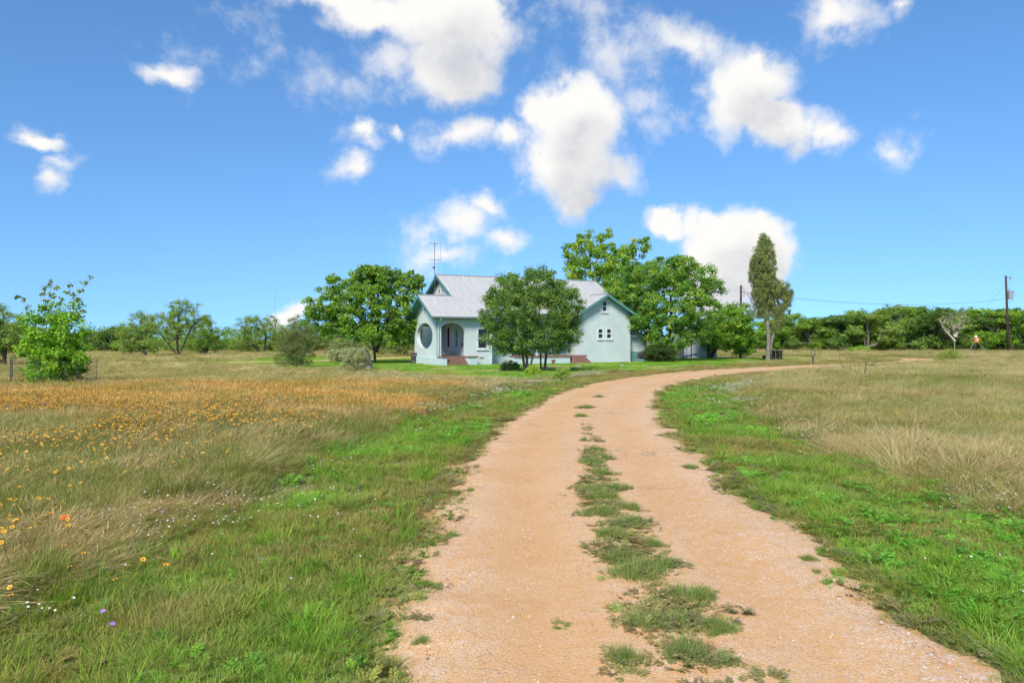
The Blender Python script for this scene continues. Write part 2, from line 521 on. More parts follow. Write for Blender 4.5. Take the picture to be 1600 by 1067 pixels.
ii = np.arange((ny - 1) * (nx - 1)); r_ = ii // (nx - 1); c_ = ii % (nx - 1)
GF = np.stack([r_ * nx + c_, r_ * nx + c_ + 1, (r_ + 1) * nx + c_ + 1, (r_ + 1) * nx + c_], 1)
m, T, b, out = new_mat('field_soil')
geo = T.add('ShaderNodeNewGeometry').outputs['Position']
a = T.add('ShaderNodeAttribute', attribute_name='zone').outputs['Color']
n1 = T.noise(geo, 1.3, 6, .65); n2 = T.noise(geo, 14, 5, .65)
k = T.math('MULTIPLY_ADD', n1.outputs['Fac'], .9, .55)
cc = T.add('ShaderNodeCombineColor')
for i in range(3): T.l.new(k, cc.inputs[i])
c = T.mix(1.0, a, cc.outputs[0], 'MULTIPLY')
c = T.mix(T.math('MULTIPLY', T.ramp(n2.outputs['Fac'], .5, .75), .4), c, (.25, .20, .12))
T.l.new(c, b.inputs['Base Color']); b.inputs['Roughness'].default_value = .95; b.inputs['Specular IOR Level'].default_value = .05
bump(T, b, n2.outputs['Fac'], .7, .05)
g_me = mesh_np('ground', np.stack([GX.ravel(), GY.ravel(), GZ.ravel()], 1), GF, m, True, {'zone': gcol.reshape(-1, 3)})
tag(link(bpy.data.objects.new('ground', g_me)), 'flat grassy field reaching to the treeline around the house', 'ground', None, 'structure')

# gravel drive: crowned strip, its ragged edges dip under the soil
m, T, b, out = new_mat('caliche_gravel')
geo = T.add('ShaderNodeNewGeometry').outputs['Position']
trk = T.add('ShaderNodeAttribute', attribute_name='across').outputs['Color']
sp = T.add('ShaderNodeSeparateColor'); T.l.new(trk, sp.inputs[0])
n1 = T.noise(geo, .9, 5, .6); n2 = T.noise(geo, 9, 6, .7); n3 = T.noise(geo, 55, 4, .7)
vo = T.add('ShaderNodeTexVoronoi'); T.l.new(geo, vo.inputs['Vector']); vo.inputs['Scale'].default_value = 95; vo.inputs['Randomness'].default_value = 1
vo2 = T.add('ShaderNodeTexVoronoi'); T.l.new(geo, vo2.inputs['Vector']); vo2.inputs['Scale'].default_value = 42
sv = T.add('ShaderNodeSeparateColor'); T.l.new(vo.outputs['Color'], sv.inputs[0])
sv2 = T.add('ShaderNodeSeparateColor'); T.l.new(vo2.outputs['Color'], sv2.inputs[0])
c = T.mix(T.ramp(n1.outputs['Fac'], .3, .7), (.68, .37, .15), (.73, .445, .215))
c = T.mix(T.math('MULTIPLY', T.ramp(n2.outputs['Fac'], .42, .7), .6), c, (.70, .455, .255))
loose = T.math('MULTIPLY', T.ramp(n2.outputs['Fac'], .35, .6), T.math('MULTIPLY_ADD', sp.outputs[0], .75, .18))
c = T.mix(T.math('MULTIPLY', T.ramp(sv.outputs[0], .3, 1.0, smooth=False), loose), c, (.75, .54, .38))
c = T.mix(T.math('MULTIPLY', T.math('GREATER_THAN', sv.outputs[1], .86), T.math('MULTIPLY', loose, 1.1)), c, (.76, .63, .52))
c = T.mix(T.math('MULTIPLY', T.math('GREATER_THAN', sv2.outputs[1], .97), loose), c, (.70, .58, .50))
c = T.mix(T.math('MULTIPLY', T.math('LESS_THAN', sv.outputs[2], .16), .6), c, (.40, .23, .13))
c = T.mix(T.math('MULTIPLY', T.ramp(n3.outputs['Fac'], .35, .75), .35), c, (.62, .36, .18))
nt = T.noise(geo, 2.2, 4, .6)
c = T.mix(T.math('MULTIPLY', T.math('MULTIPLY', sp.outputs[1], T.ramp(nt.outputs['Fac'], .3, .65)), .5), c, (.63, .335, .135))     # packed wheel tracks
nw = T.noise(geo, .75, 4, .5, 1.2); nm_ = T.noise(geo, .5, 2, .5)
rill = T.math('MULTIPLY', T.ramp(T.math('ABSOLUTE', T.math('SUBTRACT', nw.outputs['Fac'], .5)), .004, .02, 1, 0), T.ramp(nm_.outputs['Fac'], .5, .62))
c = T.mix(T.math('MULTIPLY', rill, .55), c, (.33, .25, .13))          # fine silt lines left by run-off
T.l.new(c, b.inputs['Base Color']); b.inputs['Roughness'].default_value = .95; b.inputs['Specular IOR Level'].default_value = .1
hh = T.math('ADD', T.math('MULTIPLY', vo.outputs['Distance'], -.8), T.math('ADD', n3.outputs['Fac'], T.math('MULTIPLY', n2.outputs['Fac'], 1.5)))
bump(T, b, hh, .6, .009)
RD = spline(ROAD, 26)
tg = np.gradient(RD[:, :2], axis=0); tg /= np.hypot(tg[:, 0], tg[:, 1])[:, None]
nr = np.stack([tg[:, 1], -tg[:, 0]], 1)
ws = np.linspace(-1.28, 1.28, 25)
P = RD[:, None, :2] + nr[:, None, :] * (ws[None, :, None] * RD[:, None, 2:3])
e_ = (1 - np.abs(ws))[None, :] * RD[:, 2:3]
zz = gz(P[..., 0], P[..., 1]) * 0 + .026 * np.clip(e_ / .32 + .35, -1.8, 1) + (fbm(P[..., 0], P[..., 1], 1.7, 3, 2) - .5) * .075 * sstep(.5 - e_, 0, .4) \
     + (fbm(P[..., 0], P[..., 1], .8, 2, 8) - .5) * .02 - .028 * np.exp(-((np.abs(ws)[None, :] - .52) / .2) ** 2) + .010
trkv = np.zeros(P.shape[:2] + (3,)); trkv[..., 0] = sstep(np.abs(np.abs(ws) - .5), .1, .4)[None, :] * .7 + sstep(ws, .0, .4)[None, :] * .5
trkv[..., 1] = np.exp(-((np.abs(ws)[None, :] - .52) / .17) ** 2)
nx, ny = len(ws), len(RD)
ii = np.arange((ny - 1) * (nx - 1)); r_ = ii // (nx - 1); c_ = ii % (nx - 1)
RF = np.stack([r_ * nx + c_, r_ * nx + c_ + 1, (r_ + 1) * nx + c_ + 1, (r_ + 1) * nx + c_], 1)
d_me = mesh_np('gravel_drive', np.concatenate([P.reshape(-1, 2), zz.reshape(-1, 1)], 1), RF, m, True, {'across': trkv.reshape(-1, 3)})
tag(link(bpy.data.objects.new('gravel_drive', d_me)), 'pinkish orange gravel drive curving past the house', 'drive', None, 'structure')

# ------------------------------------------------------------------ the farmhouse
HX, HY = -5.09, 50.4
TH = R(27)
house = empty('farmhouse', (HX, HY, 0), TH)
tag(house, 'pale aqua stucco farmhouse with grey metal gable roofs and an arched porch', 'house')
K = .568
ZE = 3.36
zf = lambda v: ZE + K * (v + .45)
WP = 4.7           # width of the porch gable
PR = 2.3           # porch ridge
MU = 2.4           # left wall of the main block
VR = 5.45          # main ridge
UE = 16.1          # right wall of the main block
fn_front = lambda v0: (lambda a, z, t: (a, v0 - t, z))
fn_left = lambda u0: (lambda a, z, t: (u0 - t, a, z))
def rect(a0, a1, b0, b1):
    return [(a0, b0), (a1, b0), (a1, b1), (a0, b1)]
def wall(name, fn, outline, holes=(), t=.2, mat='stucco', parent=None):
    return MB().sheet([outline] + list(holes), fn, 0, -t).build(name, M[mat], parent or house)
def window(fn, a0, a1, b0, b1, sashes=2, cols=1, parent=None, fr=.07, mat='glass', frame='white', sill=True):
    """frame in an opening a0..a1, b0..b1 with sash rails and dark panes"""
    holes = []; panes = []
    bh = (b1 - b0) / sashes; aw = (a1 - a0) / cols
    for i in range(sashes):
        for j in range(cols):
            r4 = (a0 + j * aw + (.045 if j == 0 else .03), a0 + (j + 1) * aw - (.045 if j == cols - 1 else .03), b0 + i * bh + .04, b0 + (i + 1) * bh - .04)
            holes.append(rect(*r4)); panes.append(r4)
    w = MB().sheet([rect(a0 - fr, a1 + fr, b0 - fr, b1 + fr)] + holes, fn, .03, .003).build('window', M[frame], parent or house)
    MB().sheet([rect(a0 + .002, a1 - .002, b0 + .002, b1 - .002)] + [rect(p[0] - .012, p[1] + .012, p[2] - .012, p[3] + .012) for p in panes][:0], fn, -.10, -.12).build('blind', M['wood_dark'], w)
    MB().sheet([rect(a0 + .003, a1 - .003, b0 + .003, b1 - .003)] + holes, fn, .001, -.05).build('sash', M[frame], w)
    for p in panes:
        MB().sheet([rect(p[0] - .006, p[1] + .006, p[2] - .006, p[3] + .006)], fn, -.052, -.060).build('pane', M[mat], w)
    if sill:
        MB().sheet([rect(a0 - fr - .04, a1 + fr + .04, b0 - fr - .07, b0 - fr - .004)], fn, .08, .004).build('sill', M[frame], w)
    return w
Z0 = -.25
# porch gable wall with the big oval opening
NS = 48
oval = [(2.6 + 1.62 * math.cos(t), 2.03 + .93 * math.sin(t)) for t in np.linspace(0, 2 * math.pi, NS, endpoint=False)]
zr = zf(PR) - .1
vent_o = rect(2.22, 2.72, 3.78, 4.14)
wall('porch_gable_wall', fn_left(0), [(0.002, Z0), (WP, Z0), (WP, zf(0) - .1), (PR, zr), (0.002, zf(0) - .1)], [oval, vent_o], .26)
v_ = MB().sheet([rect(2.19, 2.75, 3.75, 4.17), rect(2.26, 2.68, 3.82, 4.10)], fn_left(0), .025, -.03).build('gable_vent', M['white'], house)
for i in range(4):
    MB().slab([(-.01, 2.262, 3.83 + i * .07), (-.01, 2.678, 3.83 + i * .07), (.05, 2.678, 3.87 + i * .07), (.05, 2.262, 3.87 + i * .07)], (0, 0, .01)).build('slat', M['teal'], v_)
MB().box(.10, .12, 2.262, 2.678, 3.82, 4.10).build('backing', M['wood_dark'], v_)
# front porch wall with the arch
arch = [(1.06 + .98 * math.cos(t), 2.16 + .76 * math.sin(t)) for t in np.linspace(0, math.pi, 25)]
out_f = [(0, Z0), (.0801, Z0)] + [(.0801, .62)] + arch[::-1] + [(2.04, .62), (2.04, Z0), (4.11, Z0), (4.11, zf(0) - .1), (0, zf(0) - .1)]
bw = rect(3.0, 3.75, 1.15, 2.55)
wall('front_wall', fn_front(0), [(0, Z0), (.08, Z0)] + arch[::-1] + [(2.04, Z0), (4.11, Z0), (4.11, zf(0) - .1), (0, zf(0) - .1)], [bw], .24)
window(fn_front(0), 3.0, 3.75, 1.15, 2.55)
vg = MB().sheet([rect(3.1, 3.5, .42, .56), rect(3.13, 3.47, .45, .53)], fn_front(0), .02, .002).build('crawl_vent', M['white'], house)
MB().sheet([rect(3.128, 3.472, .448, .532)], fn_front(0), .010, .003).build('grille', M['metal_dark'], vg)
# back porch wall, open in the middle
wall('porch_back_wall', lambda a, z, t: (a, WP - .001 + t * 1.0, z), [(.262, Z0), (2.39, Z0), (2.39, zf(0) - .1), (.262, zf(0) - .1)], [rect(.55, 1.75, .9, 2.75)], .2)
# main block
gable_pts = [(.24, Z0), (10.9, Z0), (10.9, zf(0) - .1), (VR, zf(VR) - .12), (.24, zf(.24) - .12)]
aw1, aw2 = rect(4.92, 5.32, 4.92, 5.62), rect(5.58, 5.98, 4.92, 5.62)
dr = rect(2.05, 2.90, .64, 2.72); dw = rect(3.65, 4.30, 1.15, 2.72)
wall('main_gable_wall', fn_left(MU), gable_pts, [dr, dw, aw1, aw2], .2)
window(fn_left(MU), 4.92, 5.32, 4.92, 5.62); window(fn_left(MU), 5.58, 5.98, 4.92, 5.62)
window(fn_left(MU), 3.65, 4.30, 1.15, 2.72, mat='curtain', sashes=1)
d = MB().sheet([rect(2.05 - .1, 2.90 + .1, .64, 2.82), rect(2.12, 2.83, .66, 2.66)], fn_left(MU), .03, -.15).build('porch_door', M['white'], house)
MB().sheet([rect(2.124, 2.826, .664, 2.656), rect(2.27, 2.68, 1.25, 1.82), rect(2.27, 2.68, 1.9, 2.5)], fn_left(MU), -.03, -.075).build('leaf', M['white'], d)
for z0_, z1_ in ((1.245, 1.825), (1.895, 2.505)):
    MB().sheet([rect(2.265, 2.685, z0_, z1_)], fn_left(MU), -.05, -.06).build('pane', M['teal'], d)
MB().tube([(MU + .02, 2.2, 1.55), (MU - .04, 2.2, 1.55)], .03).build('handle', M['metal_dark'], d)
MB().box(MU - .06, MU - .001, 1.25, 1.37, 1.3, 1.52).build('mailbox', M['metal_dark'], house)
wall('recess_wall', lambda a, z, t: (a, 1.2 - t, z), [(4.115, Z0), (6.3, Z0), (6.3, zf(1.2) - .12), (4.115, zf(1.2) - .12)], [rect(4.8, 5.6, 1.15, 2.55)])
window(fn_front(1.2), 4.8, 5.6, 1.15, 2.55)
wall('bay_side_wall', lambda a, z, t: (4.108 + t, a, z), [(.242, Z0), (1.4, Z0), (1.4, zf(1.4) - .12), (.242, zf(.242) - .12)], [], .19)
wall('recess_side_wall', lambda a, z, t: (6.3 + t, a, z), [(1.402, Z0), (2.58, Z0), (2.58, zf(2.58) - .13), (1.402, zf(1.402) - .13)], [], .19)
dk = rect(10.95, 11.72, .66, 2.68)
wall('deck_wall', fn_front(2.4), [(6.302, Z0), (11.9, Z0), (11.9, zf(2.4) - .12), (6.302, zf(2.4) - .12)], [dk, rect(8.3, 9.2, 1.3, 2.6)])
window(fn_front(2.4), 8.3, 9.2, 1.3, 2.6)
d = MB().sheet([rect(10.85, 11.82, .62, 2.78), rect(10.99, 11.68, .66, 2.64)], fn_front(2.4), .03, -.15).build('deck_door', M['white'], house)
MB().sheet([rect(10.994, 11.676, .664, 2.636), rect(11.1, 11.57, 1.45, 2.45)], fn_front(2.4), -.03, -.075).build('leaf', M['teal'], d)
MB().sheet([rect(11.095, 11.575, 1.445, 2.455)], fn_front(2.4), -.05, -.06).build('pane', M['glass'], d)
wall('right_gable_wall', lambda a, z, t: (UE + t, a, z), [(3.0, Z0), (10.9, Z0), (10.9, zf(0) - .1), (VR, zf(VR) - .12), (3.0, zf(3.0) - .12)])
wall('rear_wall', lambda a, z, t: (a, 10.9 + t, z), rect(MU + .21, UE - .21, Z0, zf(0) - .1))
# wing
WU0, WU1, WV = 11.9, 16.86, 1.0
WC = (WU0 + WU1) / 2
zw = lambda u: 5.33 - .573 * abs(u - WC)
wing = [(WU0, Z0), (WU1, Z0), (WU1, zw(WU1) - .1), (WC, zw(WC) - .1), (WU0, zw(WU0) - .1)]
wins = [rect(13.76, 14.24, 1.86, 2.62), rect(14.56, 15.04, 1.86, 2.62), rect(14.16, 14.60, 3.98, 4.78)]
wall('wing_gable_wall', fn_front(WV), wing, wins)
for r4 in wins:
    window(fn_front(WV), r4[0][0], r4[1][0], r4[0][1], r4[2][1])
sw = rect(1.45, 1.95, 1.5, 2.55)
wall('wing_left_wall', fn_left(WU0), [(WV + .201, Z0), (6, Z0), (6, 3.7), (WV + .201, 3.7)], [sw])
window(fn_left(WU0), 1.45, 1.95, 1.5, 2.55)
wall('wing_right_wall', lambda a, z, t: (WU1 + t, a, z), rect(WV + .201, 7.5, Z0, 3.66))
# lean-to on the right
lt = MB().sheet([rect(16.9, 18.9, Z0, 2.05)], fn_front(1.6), 0, -.15).build('lean_to', M['stucco'], house)
MB().sheet([rect(1.76, 6, Z0, 2.05)], lambda a, z, t: (18.9 + t, a, z), 0, -.15).build('side_wall', M['stucco'], lt)
MB().slab([(16.9, 1.25, 2.03), (19.2, 1.25, 2.03), (19.2, 6.2, 3.0), (16.9, 6.2, 3.0)], (0, 0, .05)).build('lean_to_roof', M['roof'], lt)
MB().sheet([rect(16.91, 18.88, Z0, .8)], fn_front(1.6), .03, .004).build('wainscot', M['soffit'], lt)
# foundation skirt, a little proud, with the brown porch floor on it
sk = MB()
sk.box(-.07, .001, -.07, WP + .05, Z0, .56)
sk.build('porch_skirt', M['skirt'], house, bevel=.012)
# porch floor boards
pf = empty('porch_floor', (0, 0, 0), 0, house)
for i in range(17):
    u0 = .264 + i * .125
    MB().box(u0, u0 + .119, -.04 if .1 < u0 < 2.0 else .26, WP - .22, .55, .615).build('plank', M['brick'], pf)
# pedestals and brick steps
for (u0, u1) in ((-.02, .36), (1.92, 2.62)):
    p_ = MB().box(u0, u1, -.86, -.003, Z0, .545).build('pedestal', M['skirt'], house, bevel=.012)
    MB().box(u0 - .05, u1 + .06, -.92, -.004, .547, .625).build('cap', M['brick'], p_, bevel=.01)
for i in range(4):
    s_ = MB().box(.362, 1.918, -.25 - .24 * (3 - i) - .02 + (.0), -.25 * 0 - .05 - .24 * (0) - .001 * i, -.05 + i * .148 - (.0 if i else .2), -.05 + (i + 1) * .148 - .012).build('step', M['brick'], house, bevel=.008)
# deck with a cap board, skirt and steps
deck = empty('deck', (0, 0, 0), 0, house)
for i in range(14):
    v0 = .40 + i * .14
    MB().box(6.32 if v0 > 1.35 else 6.1, 11.88 if v0 > .9 else 12.34, v0, v0 + .132, .50, .585).build('plank', M['brick'], deck)
MB().box(6.1, 12.34, .36, .396, .46, .592).build('edge_board', M['brick'], deck)
MB().box(6.12, 10.88, .42, .50, Z0, .46).build('deck_skirt', M['skirt'], deck)
MB().box(6.12, 6.2, .502, 1.18, Z0, .46).build('deck_skirt', M['skirt'], deck)
MB().box(12.1, 12.3, .42, .98, Z0, .46).build('deck_skirt', M['skirt'], deck)
for i in range(4):
    MB().box(10.92 + .02 * i, 12.08, -.70 + .26 * i, .34, -.1 if i == 0 else i * .125 - .012, (i + 1) * .125 - .016).build('step', M['brick'], deck, bevel=.008)
po = MB().box(8.0, 8.12, .46, .58, .59, zf(.5) - .14).build('porch_post', M['white'], house, bevel=.01)
MB().box(7.94, 8.18, .40, .64, zf(.5) - .26, zf(.5) - .141).build('capital', M['white'], po)
MB().box(4.3, 11.88, .44, .60, zf(.5) - .138 - .1, zf(.5) - .142 + .0).build('porch_beam', M['white'], house)

# roofs: every metal sheet a piece of its own
def panels(roofobj, u_edges, v0f, v1f, zfun, swap=False, n_ribs=1, lift=0.0):
    for a, b_ in zip(u_edges[:-1], u_edges[1:]):
        mid = (a + b_) / 2
        v0, v1 = v0f(mid), v1f(mid)
        a2, b2 = a + .004, b_ - .004
        P3 = lambda u, v, dz=0: ((v, u, zfun(v) + dz + lift) if swap else (u, v, zfun(v) + dz + lift))
        mb = MB()
        mb.slab([P3(a2, v0), P3(b2, v0), P3(b2, v1), P3(a2, v1)], (0, 0, .028))
        for s in np.linspace(a2, b2, n_ribs + 1)[:-1]:
            mb.slab([P3(s, v0, .0285), P3(s + .035, v0, .0285), P3(s + .035, v1, .0285), P3(s, v1, .0285)], (0, 0, .030))
        mb.build('roof_panel', M['roof'], roofobj)
def edges(stops, w=.62):
    out = []
    for a, b_ in zip(stops[:-1], stops[1:]):
        n = max(1, round((b_ - a) / w)); out += list(np.linspace(a, b_, n, endpoint=False))
    return out + [stops[-1]]
mr = empty('main_roof', (0, 0, 0), 0, house)
UL, UR = MU - .42, UE + .42
front_v0 = lambda u: -.45 if u < 4.5 else (.18 if u < 11.5 else 1.3)
panels(mr, edges([-.6, UL, 4.5, 11.5, UR]), front_v0, lambda u: PR if u < UL else VR, zf, lift=-.03, n_ribs=2)
panels(mr, edges([UL, UR], 1.2), lambda u: VR, lambda u: 11.35, lambda v: zf(VR) - K * (v - VR), lift=-.03, n_ribs=2)
pr = empty('porch_roof', (0, 0, 0), 0, house)
panels(pr, edges([-.6, MU - .01]), lambda u: PR, lambda u: WP + .45, lambda v: zf(PR) - K * (v - PR), lift=-.03, n_ribs=2)
wr = empty('wing_roof', (0, 0, 0), 0, house)
panels(wr, edges([.5, 3.6]), lambda u: WC - 2.95, lambda u: WC, lambda v: zw(v), swap=True, lift=-.03, n_ribs=2)
panels(wr, edges([.5, 3.6]), lambda u: WC, lambda u: WC + 2.95, lambda v: zw(v), swap=True, lift=-.03, n_ribs=2)
# ridge caps
def cap(parent, p, q, name='ridge_cap'):
    MB().tube([p, q], .075, 6).build(name, M['metal_grey'], parent)
cap(mr, (UL - .02, VR, zf(VR) + .0), (UR + .02, VR, zf(VR) + .0))
cap(pr, (-.62, PR, zf(PR)), (UL, PR, zf(PR)))
cap(wr, (WC, .48, zw(WC)), (WC, 3.0, zw(WC)))
# barge boards, fascias and soffits in teal
def board(parent, p, q, drop, thick, name='barge_board', mat='teal'):
    p, q = Vector(p), Vector(q)
    MB().slab([p, q, q - Vector((0, 0, drop)), p - Vector((0, 0, drop))], thick).build(name, M[mat], parent)
for u_, par, v0, vr, v1 in ((-.6, pr, -.45, PR, WP + .45), (UL, mr, PR + .1, VR, 11.35)):
    board(par, (u_ - .03, v0, zf(v0) - .0), (u_ - .03, vr, zf(vr) - .0), .2, (.028, 0, 0))
    board(par, (u_ - .03, vr, zf(vr) - .0), (u_ - .03, v1, zf(vr) - K * (v1 - vr) - .0), .2, (.028, 0, 0))
    sf = .05
    MB().slab([(u_ + .002, v0 + .02, zf(v0 + .02) - sf), (u_ + .62 - (.2 if u_ > 0 else 0), v0 + .02, zf(v0 + .02) - sf), (u_ + .62 - (.2 if u_ > 0 else 0), vr, zf(vr) - sf), (u_ + .002, vr, zf(vr) - sf)], (0, 0, -.03)).build('soffit', M['teal'], par)
    MB().slab([(u_ + .002, v1 - .02, zf(vr) - K * (v1 - .02 - vr) - sf), (u_ + .62 - (.2 if u_ > 0 else 0), v1 - .02, zf(vr) - K * (v1 - .02 - vr) - sf), (u_ + .62 - (.2 if u_ > 0 else 0), vr, zf(vr) - sf), (u_ + .002, vr, zf(vr) - sf)], (0, 0, -.03)).build('soffit', M['teal'], par)
board(mr, (UR + .002, .9, zf(.9)), (UR + .002, VR, zf(VR)), .2, (.028, 0, 0))
board(mr, (UR + .002, VR, zf(VR)), (UR + .002, 11.35, zf(VR) - K * 5.9), .2, (.028, 0, 0))
board(wr, (WC - 2.95, .472, zw(WC - 2.95)), (WC, .472, zw(WC)), .2, (0, .026, 0))
board(wr, (WC, .472, zw(WC)), (WC + 2.95, .472, zw(WC + 2.95)), .2, (0, .026, 0))
for s in (-1, 1):
    MB().slab([(WC + s * 2.93, .502, zw(WC + 2.93) - .06), (WC + s * 2.93, .99, zw(WC + 2.93) - .06), (WC, .99, zw(WC) - .06), (WC, .502, zw(WC) - .06)], (0, 0, -.03)).build('soffit', M['teal'], wr)
board(wr, (WC - 2.952, .5, zw(WC - 2.95) + .0), (WC - 2.952, 1.0, zw(WC - 2.95) + .0), .14, (-.026, 0, 0), 'fascia')
for a, b_, v0 in ((-.6, 4.5, -.45), (4.502, 11.44, .18)):
    board(mr, (a, v0 - .003, zf(v0) - .035), (b_, v0 - .003, zf(v0) - .035), .13, (0, -.026, 0), 'fascia')
    g = MB()
    for q in (0,):
        prof = [(v0 - .03, zf(v0) - .02), (v0 - .03, zf(v0) - .12), (v0 - .13, zf(v0) - .12), (v0 - .15, zf(v0) - .02), (v0 - .135, zf(v0) - .02), (v0 - .12, zf(v0) - .105), (v0 - .045, zf(v0) - .105), (v0 - .045, zf(v0) - .02)]
        g.add([(a + .02, y, z) for y, z in prof] + [(b_ - .02, y, z) for y, z in prof], [tuple(range(8)), tuple(range(8, 16))] + [(i, (i + 1) % 8, 8 + (i + 1) % 8, 8 + i) for i in range(8)])
    g.build('gutter', M['metal_grey'], mr)
    MB().slab([(a + .02, v0 + .01, zf(v0) - .16), (b_ - .02, v0 + .01, zf(v0) - .16), (b_ - .02, v0 + .43, zf(v0) - .16), (a + .02, v0 + .43, zf(v0) - .16)], (0, 0, -.02)).build('soffit', M['soffit'], mr)
MB().tube([(.03, -.55, 3.25), (.03, -.50, 3.12), (.03, -.06, 2.95), (.03, -.06, .66)], .04, 8).build('downspout', M['skirt'], house)
MB().tube([(4.4, -.55, 3.25), (4.4, -.50, 3.12), (4.06, -.06, 2.95), (4.06, -.06, .1)], .04, 8).build('downspout', M['skirt'], house)

# TV antenna on the main gable
an_u, an_v = UL - .10, VR + .02
ux, uy = math.cos(TH), math.sin(TH)
def hw(u, v, z):
    return (HX + u * ux - v * uy, HY + u * uy + v * ux, z)
ant = empty('tv_antenna', hw(an_u, an_v, 0), TH)
tag(ant, 'thin rooftop television antenna mast with two crossbars at the house gable', 'antenna')
MB().tube([(0, 0, 5.3), (0, 0, 9.18)], .022, 6).build('mast', M['metal_dark'], ant)
for z in (9.10, 7.85):
    MB().tube([(-.40, .1, z), (.50, -.1, z - .01)], .015, 6).build('crossbar', M['metal_dark'], ant)
MB().tube([(.46, -.09, 9.10), (.46, -.09, 7.85)], .009, 6).build('strut', M['metal_dark'], ant)
MB().tube([(-.14, 0, 7.25), (.02, 0, 7.27)], .07, 8).build('preamp_box', M['metal_dark'], ant)
for z in (5.6, 6.3):
    MB().box(-.03, .12, -.04, .04, z, z + .05).build('bracket', M['metal_grey'], ant)

# ------------------------------------------------------------------ trees
def leaf_cloud(rs, C, rad, n_per, L, Wd, up=.35, flat=.7, droop=0.0):
    """leaves as small folded blades round the cluster centres; returns verts, quads, leaf->cluster"""
    k = len(C)
    cid = np.repeat(np.arange(k), n_per)
    n = len(cid)
    d = rs.normal(size=(n, 3)); d /= np.linalg.norm(d, axis=1)[:, None]
    r = rs.rand(n) ** .5
    P = C[cid] + d * (r * rad[cid])[:, None] * np.array((1, 1, flat))
    nrm = rs.normal(size=(n, 3)) * .8 + d * .6 + np.array((0, 0, up * 2)); nrm /= np.linalg.norm(nrm, axis=1)[:, None]
    t = rs.normal(size=(n, 3)) + d * .5 - np.array((0, 0, droop)); t -= (t * nrm).sum(1)[:, None] * nrm; t /= np.linalg.norm(t, axis=1)[:, None]
    s = np.cross(nrm, t)
    l = L * (.65 + .7 * rs.rand(n))[:, None]; w = Wd * (.65 + .7 * rs.rand(n))[:, None]
    v0 = P - t * l * .5; v2 = P + t * l * .5
    v1 = P + s * w * .5 + nrm * w * .12; v3 = P - s * w * .5 + nrm * w * .12
    V = np.stack([v0, v1, v2, v3], 1).reshape(-1, 3)
    F = np.arange(n * 4).reshape(-1, 4)
    return V, F, cid, P

def grow(rs, C, stems, r_tip, expo=.46, bend=.12):
    """join the cluster centres to the stems, nearest reachable first; returns tube segments"""
    nodes = []; par = []; depth = []
    for st in stems:
        st = np.asarray(st, float)
        pts = [st[0]]
        for a, b_ in zip(st[:-1], st[1:]):
            m_ = max(1, int(np.linalg.norm(b_ - a) / .45))
            for t in np.linspace(0, 1, m_ + 1)[1:]:
                pts.append(a + (b_ - a) * t)
        prev = -1; dl = 0
        for p in pts:
            if prev >= 0: dl += np.linalg.norm(p - nodes[prev])
            nodes.append(p); par.append(prev); depth.append(dl); prev = len(nodes) - 1
    n0 = len(nodes)
    N = np.array(nodes); D = np.array(depth)
    left = list(range(len(C)))
    best = np.full(len(C), 1e9); bi = np.zeros(len(C), int)
    def relax(i0, i1):
        d = np.linalg.norm(C[:, None, :] - N[None, i0:i1, :], axis=2)
        up = np.clip(N[None, i0:i1, 2] - C[:, None, 2], 0, 9)
        cost = d * 1.0 + .22 * D[None, i0:i1] + up * .5
        j = cost.argmin(1); c = cost[np.arange(len(C)), j]
        m_ = c < best
        best[m_] = c[m_]; bi[m_] = j[m_] + i0
    low = max(1, int(n0 * .0))
    relax(0, n0)
    done = np.zeros(len(C), bool)
    tips = []
    for _ in range(len(C)):
        q = np.where(done, 1e9, best).argmin(); done[q] = True
        p = bi[q]; a = N[p]; b_ = C[q]
        dist = np.linalg.norm(b_ - a); k = max(1, int(dist / .4)); i0 = len(N)
        new = []; pi = p; dd = D[p]
        off = rs.normal(size=3) * bend * dist; off[2] = abs(off[2]) * .6
        for t in np.linspace(0, 1, k + 1)[1:]:
            new.append(a + (b_ - a) * t + off * math.sin(math.pi * t))
            par.append(pi); pi = i0 + len(new) - 1
        new = np.array(new)
        seg = np.linalg.norm(np.diff(np.vstack([a, new]), axis=0), axis=1).cumsum()
        N = np.vstack([N, new]); D = np.concatenate([D, dd + seg]); tips.append(len(N) - 1)
        relax(i0, len(N))
    cnt = np.zeros(len(N))
    for t in tips: cnt[t] += 1
    par = np.array(par)
    for i in range(len(N) - 1, -1, -1):
        if par[i] >= 0 and i >= n0: cnt[par[i]] += cnt[i]
    for i in range(n0 - 1, -1, -1):
        if par[i] >= 0: cnt[par[i]] += cnt[i]
    rad = r_tip * np.maximum(cnt, .6) ** expo
    return N, par, rad

